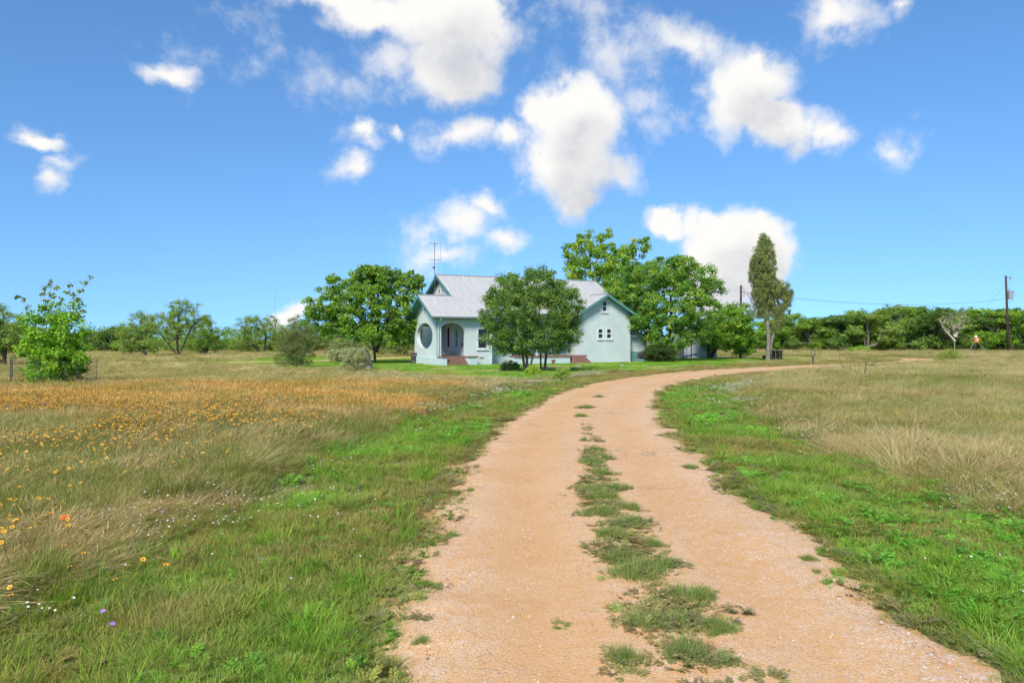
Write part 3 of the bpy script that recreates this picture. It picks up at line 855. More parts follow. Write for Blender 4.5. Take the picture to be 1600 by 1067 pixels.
def tubes(N, par, rad, seg=6, flare=1.35):
    idx = np.where(par >= 0)[0]
    a = N[par[idx]]; b_ = N[idx]; ra = np.minimum(rad[par[idx]], rad[idx] * 1.25); rb = rad[idx]
    root = par[par[idx]] < 0
    ra = np.where(root, ra * flare, ra)
    d = b_ - a; d /= np.maximum(np.linalg.norm(d, axis=1), 1e-6)[:, None]
    ref = np.where(np.abs(d[:, 2:3]) < .9, np.array([[0, 0, 1.]]), np.array([[1., 0, 0]]))
    s = np.cross(d, ref); s /= np.linalg.norm(s, axis=1)[:, None]; t = np.cross(d, s)
    an = np.linspace(0, 2 * math.pi, seg, endpoint=False)
    ring = s[:, None, :] * np.cos(an)[None, :, None] + t[:, None, :] * np.sin(an)[None, :, None]
    V = np.concatenate([a[:, None] + ring * ra[:, None, None], b_[:, None] + d[:, None] * rb[:, None, None] * .3 + ring * rb[:, None, None]], 1)
    m_ = len(idx)
    k = np.arange(seg)
    f = np.stack([k, (k + 1) % seg, seg + (k + 1) % seg, seg + k], 1)
    F = (f[None] + (np.arange(m_) * 2 * seg)[:, None, None]).reshape(-1, 4)
    return V.reshape(-1, 3), F

def tints(rs, n_cl, cid, P, pal, spread=.22, yellow=None, zr=(0, 1)):
    """leaf colour: dark and light clumps, each leaf a little different, some young yellow-green growth"""
    pal = np.asarray(pal, float)
    t = np.clip(rs.normal(.5, .3, n_cl), 0, 1)[cid] * .6 + rs.rand(len(cid)) * .4
    c = pal[0] * (1 - t)[:, None] + pal[1] * t[:, None]
    c = c * (1 + spread * (rs.rand(len(cid)) - .5))[:, None]
    if yellow is not None:
        y = (rs.rand(n_cl) < .22)[cid] * rs.rand(len(cid))
        c = c * (1 - y)[:, None] + np.asarray(yellow) * y[:, None]
    return np.repeat(np.clip(c * np.array((2.3, 2.05, 1.55)), 0, .6), 4, axis=0)

def sample_lobes(rs, lobes, n, shell=.55):
    """cluster centres spread through the lobes (x, y, z, rx, ry, rz), thicker towards the outside"""
    L = np.asarray(lobes, float)
    vol = (L[:, 3] * L[:, 4] * L[:, 5]) ** .72
    pick = rs.choice(len(L), n, p=vol / vol.sum())
    d = rs.normal(size=(n, 3)); d /= np.linalg.norm(d, axis=1)[:, None]
    r = np.where(rs.rand(n) < shell, .78 + .26 * rs.rand(n), rs.rand(n) ** .45)
    return L[pick, :3] + d * r[:, None] * L[pick, 3:]

def tree_meshes(seed, lobes, stems, n_cl, n_per, L, Wd, pal, cl_r, r_tip=.012, bark='bark', yellow=None, shell=.55, up=.35, flat=.7, expo=.46, bend=.12, zmin=None, droop=0.0):
    rs = np.random.RandomState(seed)
    n_cl = int(n_cl * 2.1); n_per = int(n_per * 1.7); L *= .94; Wd *= 1.02
    C = sample_lobes(rs, lobes, n_cl, shell)
    if zmin is not None: C[:, 2] = np.maximum(C[:, 2], zmin + rs.rand(n_cl) * .3)
    rad = cl_r * (.6 + .8 * rs.rand(n_cl))
    V, F, cid, P = leaf_cloud(rs, C, rad, n_per, L, Wd, up, flat, droop)
    col = tints(rs, n_cl, cid, P, pal, yellow=yellow)
    crown = mesh_np('crown', V, F, M['leaf'], False, {'tint': col})
    N, par, rr = grow(rs, C, stems, r_tip, expo, bend)
    TV, TF = tubes(N, par, rr)
    trunk = mesh_np('trunk', TV, TF, M[bark], True)
    return crown, trunk

def plant(name, label, cat, x, y, meshes, rz=0.0, s=1.0, group=None, z=None):
    r_ = empty(name, (x, y, gz1(x, y) - .03 if z is None else z), rz)
    r_.scale = (s, s, s) if not hasattr(s, '__len__') else s
    link(bpy.data.objects.new('trunk', meshes[1]), r_)
    link(bpy.data.objects.new('crown', meshes[0]), r_)
    return tag(r_, label, cat, group)

def lob(px, py, rpx, rpy, x0, Y, dy=0.0, ry=None):
    """crown lobe given as it shows in the frame at the tree's distance -> metres relative to the tree's foot"""
    k = Y / FPX
    return ((px - 800) * k - x0, dy, zat(py, Y), rpx * k, (ry if ry is not None else rpx * k), rpy * k)

GREEN_MID = ((.062, .125, .028), (.14, .245, .045))
GREEN_BRIGHT = ((.06, .15, .02), (.16, .30, .035))
GREEN_DARK = ((.04, .09, .03), (.095, .17, .055))
GREEN_GREY = ((.085, .115, .05), (.16, .20, .09))
SAGE = ((.15, .18, .12), (.28, .31, .22))
JUNIPER = ((.085, .12, .055), (.17, .21, .10))
YEL = (.27, .36, .04)
FEATHER = ((.085, .15, .04), (.17, .25, .075))

# young tree in the left meadow, lush below with bare sparse leaders
x0, Y0 = gp(88, 607)
lobes = [lob(88, 575, 46, 26, x0, Y0), lob(70, 545, 42, 26, x0, Y0, .2), lob(110, 550, 36, 26, x0, Y0, -.2), lob(92, 520, 44, 22, x0, Y0), lob(88, 590, 40, 16, x0, Y0),
         lob(60, 500, 22, 9, x0, Y0), lob(100, 500, 22, 10, x0, Y0), lob(78, 482, 14, 8, x0, Y0), lob(116, 478, 8, 10, x0, Y0), lob(42, 497, 12, 4, x0, Y0), lob(135, 515, 14, 5, x0, Y0)]
k = Y0 / FPX
def tip(px, py, dy=0): return ((px - 800) * k - x0, dy, zat(py, Y0))
stems = [[(0, 0, 0), tip(92, 560), tip(100, 500, .1), tip(112, 465, .2), tip(138, 436, .2)], [(0.03, 0.05, 0), tip(82, 560, .1), tip(76, 490, .1), tip(80, 440, 0)],
         [(-.05, 0, 0), tip(70, 550, -.2), tip(55, 495, -.2), tip(33, 466, -.1)], [(.06, -.05, 0), tip(105, 540, -.2), tip(116, 495, -.2), tip(108, 440, 0)], [(0, .05, 0), tip(62, 480, .2), tip(64, 450, .2)]]
mA = tree_meshes(11, lobes, stems, 112, 30, .115, .075, GREEN_BRIGHT, .24, .007, 'bark_grey', yellow=(.20, .36, .03), shell=.35, expo=.40)
tl = [tip(138, 434, .2), tip(126, 443, .2), tip(80, 442), tip(78, 449), tip(30, 466, -.1), tip(36, 470), tip(88, 452), tip(64, 451, .2), tip(112, 462, .1), tip(66, 462), tip(124, 470), tip(130, 488), tip(104, 458), tip(70, 472), tip(78, 462), tip(114, 470, .2), tip(120, 455, .2), tip(84, 466), tip(96, 470), tip(50, 482, -.2), tip(108, 448), tip(122, 492)]
rs = np.random.RandomState(3)
V, F, cid, P = leaf_cloud(rs, np.array(tl), np.full(len(tl), .13), 15, .12, .08)
plant('young_tree', 'bright green bushy young tree with bare top shoots inside a wire cage', 'tree', x0, Y0, mA)
o = bpy.context.scene.objects['young_tree']
link(bpy.data.objects.new('shoot_leaves', mesh_np('shoot_leaves', V, F, M['leaf'], False, {'tint': tints(rs, len(tl), cid, P, ((.10, .13, .03), (.15, .20, .04)))})), o)
cage = empty('wire_cage', (x0, Y0, gz1(x0, Y0)))
tag(cage, 'low wire mesh cage on thin stakes around the young tree', 'fence')
cps = [(-1.5, -.25), (-.95, -.95), (.1, -1.15), (1.05, -.55), (1.05, .7), (0, 1.1), (-1.2, .8)]
for i, (a, b_) in enumerate(cps):
    MB().tube([(a, b_, -.1), (a + .02, b_, 1.02)], .010, 6).build('stake', M['metal_dark'], cage)
for i in range(len(cps)):
    a, b_ = Vector((*cps[i], 0)), Vector((*cps[(i + 1) % len(cps)], 0))
    wm = MB()
    for h_ in np.arange(.1, 1.0, .15):
        wm.tube([a + Vector((0, 0, h_)), b_ + Vector((0, 0, h_))], .003, 4, False)
    for t in np.linspace(.08, .92, 8):
        p_ = a.lerp(b_, t); wm.tube([p_ + Vector((0, 0, .08)), p_ + Vector((0, 0, 1.0))], .003, 4, False)
    wm.build('wire_mesh', M['metal_dark'], cage)

# broad pecan to the left of the porch
x0, Y0 = at(586, 55), 55
k = Y0 / FPX
lobes = [lob(590, 440, 40, 24, x0, Y0, 0), lob(560, 432, 14, 16, x0, Y0, .5), lob(625, 440, 34, 20, x0, Y0, .6), lob(645, 450, 18, 24, x0, Y0, -.3), lob(530, 450, 34, 22, x0, Y0, .4), lob(510, 480, 38, 18, x0, Y0, -.4), lob(500, 500, 34, 18, x0, Y0, .6),
         lob(555, 480, 44, 30, x0, Y0, -.8), lob(600, 480, 50, 34, x0, Y0, -.5), lob(630, 490, 34, 30, x0, Y0, 0), lob(540, 515, 40, 18, x0, Y0, -.3), lob(600, 522, 36, 16, x0, Y0, -1.0), lob(628, 520, 26, 22, x0, Y0, .4), lob(580, 425, 20, 10, x0, Y0), lob(608, 424, 24, 8, x0, Y0)]
stems = [[(0, 0, 0), (-.05, 0, 1.2), (-.6, 0, 2.6), (-1.0, .1, 4.2)], [(0.02, 0, .9), (.7, -.1, 2.4), (1.1, 0, 4.0), (1.3, .2, 5.4)], [(.05, .0, 1.0), (.2, .4, 3), (.1, .6, 5.6)]]
m_ = tree_meshes(21, lobes, stems, 300, 34, .20, .13, GREEN_MID, .36, .013, 'bark_dark', yellow=(.16, .27, .035), shell=.55, expo=.44)
plant('pecan_tree', 'broad round-crowned green tree with forked dark trunk beside the porch gable', 'tree', x0, Y0, m_)

# multi-stemmed evergreen in front of the house
x0, Y0 = gp(828, 581)
lobes = [lob(830, 450, 50, 30, x0, Y0), lob(800, 445, 32, 22, x0, Y0, .4), lob(860, 455, 36, 26, x0, Y0, -.2), lob(885, 475, 26, 26, x0, Y0, .1), lob(775, 490, 26, 32, x0, Y0), lob(800, 495, 40, 36, x0, Y0, -.6), lob(845, 490, 44, 36, x0, Y0, -.8), lob(880, 505, 30, 28, x0, Y0, 0),
         lob(770, 520, 22, 18, x0, Y0), lob(808, 530, 32, 18, x0, Y0, -.6), lob(855, 528, 34, 18, x0, Y0, -.4), lob(888, 522, 22, 16, x0, Y0), lob(842, 426, 22, 10, x0, Y0), lob(780, 465, 22, 18, x0, Y0), lob(760, 500, 10, 20, x0, Y0), lob(785, 540, 26, 12, x0, Y0, -.3), lob(822, 545, 26, 10, x0, Y0, .5), lob(868, 541, 26, 12, x0, Y0, .3)]
stems = [[(-.25, 0, 0), (-.45, 0, 1.3), (-.8, 0, 2.6), (-1.2, .1, 3.8)], [(-.12, .1, 0), (-.2, .1, 1.3), (-.1, .2, 3.0), (0, .2, 4.6)], [(-.05, -.1, 0), (.25, -.1, 1.3), (.4, -.3, 2.6), (.6, -.3, 4.0)],
         [(.62, .55, 0), (.6, .5, 1.3), (.9, .4, 2.8), (1.3, .3, 4.0)], [(.82, .5, 0), (.95, .5, 1.4), (1.5, .3, 2.8)]]
m_ = tree_meshes(31, lobes, stems, 420, 42, .105, .06, ((.045, .10, .03), (.11, .20, .055)), .30, .010, 'bark', yellow=(.19, .26, .07), shell=.62, expo=.38)
plant('multi_stem_tree', 'dense dark green multi-trunked tree standing in front of the house deck', 'tree', x0, Y0, m_)

# tall tree rising behind the roof
x0, Y0 = at(940, 76), 76
lobes = [lob(905, 395, 26, 24, x0, Y0), lob(915, 375, 16, 16, x0, Y0), lob(948, 378, 14, 20, x0, Y0), lob(950, 410, 34, 28, x0, Y0, -1), lob(985, 400, 22, 18, x0, Y0), lob(1000, 380, 14, 14, x0, Y0), lob(910, 425, 28, 20, x0, Y0), lob(965, 440, 50, 30, x0, Y0, -1), lob(935, 465, 46, 24, x0, Y0), lob(985, 480, 40, 40, x0, Y0)]
stems = [[(0, 0, 0), (-.6, 0, 4), (-1.6, 0, 8), (-2.0, 0, 11.2)], [(0, .2, 2.5), (.8, 0, 6), (1.0, 0, 11)], [(.3, 0, 4), (2.2, 0, 7.5), (3.6, 0, 10)]]
m_ = tree_meshes(41, lobes, stems, 230, 34, .25, .16, ((.07, .145, .025), (.15, .265, .04)), .50, .015, 'bark_grey', yellow=(.29, .38, .05), shell=.4, expo=.42)
plant('tall_tree', 'tall open-crowned yellow-green tree rising behind the house roof', 'tree', x0, Y0, m_)

# big spreading tree right of the wing
x0, Y0 = at(1040, 60.5), 60.5
lobes = [lob(1040, 425, 44, 24, x0, Y0), lob(1065, 412, 24, 12, x0, Y0), lob(1000, 435, 40, 24, x0, Y0, -.4), lob(1085, 440, 40, 28, x0, Y0), lob(975, 455, 28, 26, x0, Y0, -.3), lob(1110, 455, 22, 24, x0, Y0, .4), lob(1000, 485, 40, 30, x0, Y0, -.8), lob(1050, 475, 50, 36, x0, Y0, -1.2), lob(1095, 490, 32, 28, x0, Y0, -.3),
         lob(1005, 515, 32, 16, x0, Y0, -.6), lob(1040, 525, 40, 26, x0, Y0, -1.0), lob(1085, 515, 28, 20, x0, Y0), lob(1035, 548, 24, 13, x0, Y0, -.9), lob(985, 500, 26, 16, x0, Y0, -.4)]
stems = [[(0, 0, 0), (.1, 0, 1.4), (-.6, 0, 3), (-1.8, 0, 4.8)], [(.1, .1, .8), (.5, 0, 3), (.4, 0, 5.6)], [(.1, 0, 1.0), (1.2, 0, 2.8), (2.4, .2, 4.8)]]
m_ = tree_meshes(51, lobes, stems, 430, 40, .17, .10, ((.05, .12, .026), (.12, .235, .05)), .40, .012, 'bark_dark', yellow=(.24, .34, .055), shell=.62, expo=.42)
plant('spreading_tree', 'largest spreading bright green tree right of the wing gable', 'tree', x0, Y0, m_)

# lower tree beside it with two dark trunks
x0, Y0 = at(1109, 68.5), 68.5
lobes = [lob(1135, 505, 40, 24, x0, Y0), lob(1150, 490, 26, 18, x0, Y0), lob(1115, 520, 30, 20, x0, Y0, -.4), lob(1155, 525, 26, 22, x0, Y0, .4), lob(1130, 530, 36, 16, x0, Y0, -.4), lob(1170, 520, 16, 20, x0, Y0), lob(1165, 545, 20, 10, x0, Y0, .5)]
stems = [[(-.1, 0, 0), (-.15, 0, 1.3), (-.2, 0, 2.6), (.4, 0, 3.6)], [(.05, .1, 0), (.7, 0, 1.4), (1.8, 0, 2.4), (2.6, 0, 3.4)]]
m_ = tree_meshes(61, lobes, stems, 200, 34, .19, .11, ((.05, .125, .02), (.14, .255, .035)), .42, .016, 'bark_dark', yellow=(.2, .31, .04), shell=.55, expo=.42)
plant('low_tree', 'low leafy tree with two black leaning trunks beside the white shed', 'tree', x0, Y0, m_)

# slim juniper with two side stems
x0, Y0 = gp(1200, 565)
lobes = [lob(1194, 378, 8, 10, x0, Y0), lob(1194, 392, 15, 16, x0, Y0), lob(1193, 412, 19, 20, x0, Y0), lob(1191, 432, 20, 20, x0, Y0), lob(1199, 449, 23, 17, x0, Y0), lob(1189, 460, 14, 14, x0, Y0), lob(1208, 455, 12, 12, x0, Y0), lob(1198, 470, 12, 12, x0, Y0),
         lob(1195, 486, 7, 14, x0, Y0), lob(1185, 488, 6, 18, x0, Y0), lob(1207, 484, 7, 14, x0, Y0),
         lob(1231, 455, 7, 11, x0, Y0), lob(1227, 474, 11, 20, x0, Y0), lob(1219, 496, 9, 16, x0, Y0), lob(1212, 510, 7, 10, x0, Y0)]
k = Y0 / FPX
def tp(px, py, dy=0): return ((px - 800) * k - x0, dy, zat(py, Y0))
stems = [[(0, 0, 0), tp(1201, 530), tp(1197, 480), tp(1195, 420), tp(1194, 372)], [(.04, .02, .1), tp(1207, 528), tp(1220, 490), tp(1229, 452)]]
m_ = tree_meshes(71, [(*q[:3], *[r * 1.02 for r in q[3:]]) for q in lobes], stems, 430, 44, .14, .045, JUNIPER, .22, .011, 'bark_grey', yellow=(.20, .22, .09), shell=.5, expo=.42, up=.1, flat=1.3)
plant('juniper_tree', 'tall slim grey-green juniper with a bare split trunk beside the drive', 'tree', x0, Y0, m_)
o = scene.objects['juniper_tree']
rs = np.random.RandomState(8); tw = MB()
for i in range(34):
    a = Vector(tp(1187 - rs.rand() * 10, 500 - rs.rand() * 38)); d_ = Vector((-.3 - rs.rand() * .5, rs.normal() * .25, .25 + rs.rand() * .45)) * (.5 + rs.rand())
    b_ = a + d_ * .6; c_2 = a + d_ + Vector((0, 0, -.1 + .25 * rs.rand())); tw.tube([a, b_, c_2], [.014, .010, .005], 4, False)
    for q in range(3):
        e_2 = b_.lerp(c_2, rs.rand()); tw.tube([e_2, e_2 + Vector((rs.normal() * .2, rs.normal() * .2, .1 + rs.rand() * .25))], .006, 4, False)
tw.build('dead_twigs', M['bark_grey'], o)

# feathery mesquites at the left of the site
def mesquite(seed, name, label, px, base, lobes_px, stems_px, n_cl=150, pal=FEATHER, n_per=36, Y=None, group='mesquites along the left edge of the field', bark='bark_dark', clr=.42, LL=.17, LW=.06, expo=.42, cat='tree', rt=.014, yellow=(.23, .29, .08), shell=.45):
    if Y is None: x0, Y = gp(px, base)
    else: x0 = at(px, Y)
    rs = np.random.RandomState(seed)
    k = Y / FPX
    lo = [lob(a, b_, c, d_, x0, Y, rs.normal() * .4) for a, b_, c, d_ in lobes_px]
    st = [[((a - 800) * k - x0, rs.normal() * .15, zat(b_, Y)) if i else (((a - 800) * k - x0), 0, 0) for i, (a, b_) in enumerate(s_)] for s_ in stems_px]
    m_ = tree_meshes(seed, lo, st, n_cl, n_per, LL, LW, pal, clr, rt, bark, yellow=yellow, shell=shell, expo=expo, droop=.3)
    return plant(name, label, cat, x0, Y, m_, group=group)
mesquite(101, 'mesquite_tree', 'feathery mesquite with leaning trunk, leftmost of the row behind the flower field', 230, 558, [(208, 500, 12, 16), (196, 515, 16, 14), (222, 525, 20, 16), (236, 510, 14, 14), (200, 538, 22, 12), (240, 538, 16, 12)], [[(230, 558), (218, 530), (208, 500)], [(228, 558), (226, 525), (234, 505)]], 110)
mesquite(102, 'mesquite_tree', 'tallest mesquite of the left row, its long limb leaning out to the left', 279, 556, [(284, 478, 24, 10), (290, 498, 30, 16), (262, 500, 18, 16), (240, 505, 16, 12), (312, 500, 16, 12), (280, 515, 22, 10), (245, 492, 14, 8)], [[(279, 556), (277, 530), (280, 500), (288, 476)], [(278, 556), (255, 528), (238, 505)], [(279, 540), (300, 510), (315, 496)]], 120, shell=.35)
mesquite(103, 'mesquite_tree', 'small dark mesquite between the tallest mesquite and a broad pale one', 322, 554, [(330, 512, 16, 12), (318, 525, 20, 14), (340, 530, 16, 12), (300, 538, 26, 10), (325, 540, 22, 10)], [[(322, 554), (324, 530), (332, 512)], [(321, 554), (312, 532)]], 90, GREEN_MID)
mesquite(104, 'mesquite_tree', 'broad pale mesquite with a low forked trunk left of the antenna mast', 410, 552, [(410, 500, 24, 10), (385, 508, 18, 12), (425, 515, 20, 14), (400, 525, 26, 14), (375, 530, 18, 16), (436, 528, 14, 12), (365, 540, 16, 10)], [[(412, 553), (415, 532), (414, 508)], [(407, 553), (392, 535), (380, 518)], [(412, 540), (430, 525)]], 130)
mesquite(105, 'mesquite_tree', 'pale feathery mesquite cut off by the left edge of the picture', 6, 573, [(0, 500, 26, 18), (-20, 490, 30, 26), (16, 525, 22, 18), (-10, 530, 30, 24), (22, 545, 14, 14)], [[(6, 573), (8, 545), (0, 500)], [(4, 573), (-14, 540), (-22, 500)]], 130, clr=.3, LL=.12, LW=.05)
mesquite(106, 'mesquite_tree', 'grey-green feathery tree behind the rounded bush left of the pecan', 478, 553, [(470, 505, 24, 14), (490, 515, 24, 18), (455, 520, 20, 14), (480, 535, 26, 14), (510, 530, 24, 16)], [[(478, 553), (474, 530), (468, 505)], [(480, 553), (495, 525)]], 120, GREEN_GREY)
mesquite(107, 'mesquite_tree', 'shadowy feathery tree standing behind the pecan and the porch gable', 632, 556, [(630, 520, 28, 16), (605, 530, 30, 18), (650, 530, 20, 16), (570, 538, 26, 14), (540, 542, 26, 12), (620, 545, 34, 10)], [[(632, 556), (630, 535), (626, 515)], [(630, 556), (608, 532)]], 140, GREEN_GREY)
# bushes
def bush(seed, name, label, px, base, lobes_px, n_cl, n_per, LL, LW, pal, clr, cat='bush', Y=None, group=None, zmin=.05, bark='bark_grey', yellow=None, shell=.5, rt=.006):
    if Y is None: x0, Y = gp(px, base)
    else: x0 = at(px, Y)
    rs = np.random.RandomState(seed)
    lo = [lob(a, b_, c, d_, x0, Y, rs.normal() * .15) for a, b_, c, d_ in lobes_px]
    st = [[(rs.normal() * .08, rs.normal() * .08, 0), (rs.normal() * .2, rs.normal() * .2, .35)] for _ in range(4)]
    m_ = tree_meshes(seed, lo, st, n_cl, n_per, LL, LW, pal, clr, rt, bark, yellow=yellow, shell=shell, expo=.38, zmin=zmin)
    return plant(name, label, cat, x0, Y, m_, group=group)
bush(121, 'rounded_bush', 'airy dark green rounded bush with a thin grey top at the lawn edge', 462, 574, [(450, 560, 22, 14), (470, 555, 20, 20), (460, 540, 26, 20), (475, 520, 18, 16), (455, 525, 18, 12)], 170, 34, .10, .022, ((.05, .085, .03), (.12, .16, .065)), .26, yellow=(.17, .16, .09))
bush(122, 'sage_bush', 'silvery grey-green sage bush with a leaning crown beside the tree stump', 549, 583, [(535, 552, 22, 8), (555, 555, 20, 12), (560, 565, 16, 14), (548, 568, 14, 14), (525, 556, 16, 7), (568, 552, 10, 10), (545, 578, 14, 7)], 150, 30, .075, .035, SAGE, .16, yellow=(.32, .34, .26))
bush(123, 'round_shrub', 'small dark round shrub planted before the house wall', 797, 580, [(797, 571, 13, 9), (790, 573, 8, 7), (804, 573, 8, 7)], 70, 30, .06, .03, ((.035, .08, .03), (.085, .15, .05)), .13)
bush(124, 'sprout', 'yellow-green leafy sprout growing at the foot of the multi-trunked tree', 833, 586, [(833, 577, 8, 8), (826, 582, 6, 4), (840, 580, 5, 5)], 34, 16, .08, .04, ((.16, .27, .03), (.26, .38, .05)), .10)
bush(125, 'sprout', 'pale airy weed with a brown base on the lawn right of the trunks', 879, 595, [(878, 580, 10, 7), (872, 585, 8, 5), (884, 578, 7, 7)], 40, 12, .08, .035, ((.14, .22, .05), (.22, .31, .08)), .11)
bush(126, 'brush_heap', 'dark tangled shrub heap under the spreading tree beside the wing', 1020, 566, [(1020, 552, 16, 12), (1034, 550, 18, 12), (1046, 554, 10, 10), (1010, 556, 9, 7)], 130, 30, .12, .06, ((.025, .05, .015), (.06, .09, .03)), .2)
bush(127, 'grass_clump', 'tall green grass clump alone in the right field near the feeder', 1480, 567, [(1480, 558, 16, 7), (1486, 555, 10, 8)], 60, 40, .35, .016, ((.14, .18, .05), (.22, .26, .09)), .3, shell=.3)
bush(128, 'leafy_weed', 'green leafy weed at the far end of the right field before the treeline', 1345, 552, [(1345, 546, 12, 5), (1335, 547, 8, 4)], 40, 24, .16, .08, ((.10, .2, .03), (.18, .3, .05)), .3)

# treeline beyond the right field and brush beyond the left one: prototypes, then individuals
PROTO = []
rs0 = np.random.RandomState(77)
pals = [GREEN_MID, ((.075, .16, .022), (.17, .29, .04)), FEATHER, GREEN_DARK, ((.07, .135, .03), (.145, .225, .055))]
for i in range(6):
    hgt = 5.4 + .6 * rs0.rand(); lo = []
    for j in range(9):                      # spreading upper tiers
        an = rs0.rand() * 6.28; rr = rs0.rand() ** .6 * 2.5
        zc = hgt * (.88 - .30 * (rr / 2.6) ** 2) - rs0.rand() * 1.2
        s_ = .55 + .5 * rs0.rand(); lo.append((rr * math.cos(an), rr * math.sin(an), zc, s_ * 1.3, s_ * 1.3, s_ * .55))
    for j in range(6):                      # brushy lower limbs
        an = rs0.rand() * 6.28; rr = .6 + rs0.rand() * 1.9
        s_ = .6 + .5 * rs0.rand(); lo.append((rr * math.cos(an), rr * math.sin(an), .6 + rs0.rand() * 2.0, s_ * 1.1, s_ * 1.1, s_ * .8))
    st = [[(.1 * q, 0, 0), (.3 * (q - 1), rs0.normal() * .3, 1.6), (.9 * (q - 1) + rs0.normal() * .3, rs0.normal() * .7, 3.4), (1.3 * (q - 1), rs0.normal(), hgt - 1.1)] for q in range(3)]
    PROTO.append(tree_meshes(200 + i, lo, st, 170, 24, .20, .11, pals[i % 5], .42, .017, 'bark_dark' if i % 2 else 'bark_grey', yellow=(.2, .29, .05), shell=.45, expo=.42))
ORD = ['first', 'second', 'third', 'fourth', 'fifth', 'sixth', 'seventh', 'eighth', 'ninth', 'tenth', 'eleventh', 'twelfth', 'thirteenth', 'fourteenth', 'fifteenth', 'sixteenth', 'seventeenth', 'eighteenth', 'nineteenth', 'twentieth', 'twenty-first', 'twenty-second', 'twenty-third', 'twenty-fourth', 'twenty-fifth', 'twenty-sixth', 'twenty-seventh', 'twenty-eighth', 'twenty-ninth', 'thirtieth', 'thirty-first', 'thirty-second', 'thirty-third', 'thirty-fourth', 'thirty-fifth', 'thirty-sixth']
rs0 = np.random.RandomState(78)
def row(pxs, Yf, tops, lab, group, seed):
    r_ = np.random.RandomState(seed)
    for i, px in enumerate(pxs):
        Y = Yf + r_.rand() * 7 - 3.5
        pr_ = PROTO[r_.randint(6)]
        h = zat(np.interp(px, tops[0], tops[1]) + r_.normal() * 7, Y) / 5.5
        w_ = h * (.95 + .35 * r_.rand())
        plant('brush_tree', lab % ORD[i], 'tree', at(px, Y), Y, pr_, r_.rand() * 6.28, (w_, w_, h), group)
row(list(np.linspace(1180, 1640, 22)), 112, ([1180, 1250, 1330, 1450, 1640], [498, 497, 478, 477, 480]), '%s tree from the left in the treeline beyond the right field', 'treeline beyond the right field', 5)
row(list(np.linspace(1205, 1660, 17)), 126, ([1180, 1640], [494, 486]), '%s tree from the left in the back row of the right treeline', 'back row of the right treeline', 6)
row(list(np.linspace(-60, 560, 22)), 104, ([-60, 120, 160, 560], [505, 512, 515, 520]), '%s low tree from the left in the brush behind the left mesquites', 'brush behind the left mesquites', 7)
row([1070, 1120, 1160], 112, ([1000, 1200], [505, 505]), '%s tree from the left seen past the shed behind the low tree', 'trees behind the shed', 9)
# closed thicket under and behind both treelines
rs = np.random.RandomState(90)
def thicket(name, label, x_a, x_b, Yc, n, h):
    C = np.stack([x_a + (x_b - x_a) * rs.rand(n), Yc + rs.normal(size=n) * 2.2, .2 + rs.rand(n) ** 1.4 * h], 1)
    V, F, cid, P = leaf_cloud(rs, C, .7 + .6 * rs.rand(n), 34, .30, .16)
    col = tints(rs, n, cid, P, GREEN_MID, yellow=(.15, .24, .04))
    tag(link(bpy.data.objects.new(name, mesh_np(name, V, F, M['leaf'], False, {'tint': col}))), label, 'undergrowth', None, 'stuff')
thicket('undergrowth', 'dark leafy undergrowth filling the foot of the right treeline', 28, 96, 122, 1300, 3.4)
thicket('undergrowth', 'green scrub filling the gaps behind the left mesquites', -95, 0, 112, 1400, 3.4)
# pale bare tree in the right treeline
x0, Y0 = at(1492, 105), 105
st = [[(0, 0, 0), (-.1, 0, 2.0), (-.3, 0, 3.6), (-.6, .2, 5.0)], [(0, 0, 2.2), (.8, 0, 4.2), (1.2, 0, 5.8)], [(0, 0, 1.6), (-1.6, 0, 3.4), (-2.2, 0, 4.6)]]
m_ = tree_meshes(301, [(0, 0, 4.4, 2.2, 1.4, 1.5)], st, 60, 6, .2, .1, GREEN_GREY, .4, .026, 'stone', expo=.5)
plant('bare_tree', 'pale thin half-bare tree standing before the right treeline near the feeder', 'tree', x0, Y0, m_)
# dead sapling in the right field
x0, Y0 = gp(1350, 600)
sp_ = empty('dead_sapling', (x0, Y0, gz1(x0, Y0)))
sp_.scale = (.72, .72, .8)
tag(sp_, 'small leafless dead sapling standing alone in the dry right field', 'sapling')
rs = np.random.RandomState(12)
C = np.array([(rs.normal() * .45 + .1, rs.normal() * .3, .45 + rs.rand() * .75) for _ in range(26)])
N, par, rr = grow(rs, C, [[(0, 0, 0), (.05, 0, .35), (.1, 0, .7), (0, 0, .9)], [(.02, 0, .1), (-.5, .1, .35)]], .0055, .40)
TV, TF = tubes(N, par, rr, 5)
link(bpy.data.objects.new('trunk', mesh_np('trunk', TV, TF, M['bark_dark'], True)), sp_)
# old stump
x0, Y0 = gp(574, 577)
sh = empty('tree_stump', (x0, Y0, gz1(x0, Y0))); tag(sh, 'weathered grey tree stump right of the silvery sage bush', 'stump')
st_ = MB(); rs = np.random.RandomState(4); ring = []
zs = [-.1, .12, .4, .75, 1.0, 1.22]; rr = [.40, .31, .25, .22, .20, .15]
for z, r0 in zip(zs, rr):
    ring.append([(r0 * (1 + .22 * math.sin(5 * t + z) * (1.2 - z * .5) + .08 * rs.normal()) * math.cos(t) - .12 * z, r0 * math.sin(t) * (1 + .1 * rs.normal()), z + (.12 * rs.normal() if z > 1.1 else 0)) for t in np.linspace(0, 6.283, 18, endpoint=False)])
vs = [p for r_ in ring for p in r_]; fs = [(i * 18 + k2, i * 18 + (k2 + 1) % 18, (i + 1) * 18 + (k2 + 1) % 18, (i + 1) * 18 + k2) for i in range(5) for k2 in range(18)] + [tuple(range(90, 108))]
st_.add(vs, fs); st_.build('bole', M['bark_grey'], sh, True)

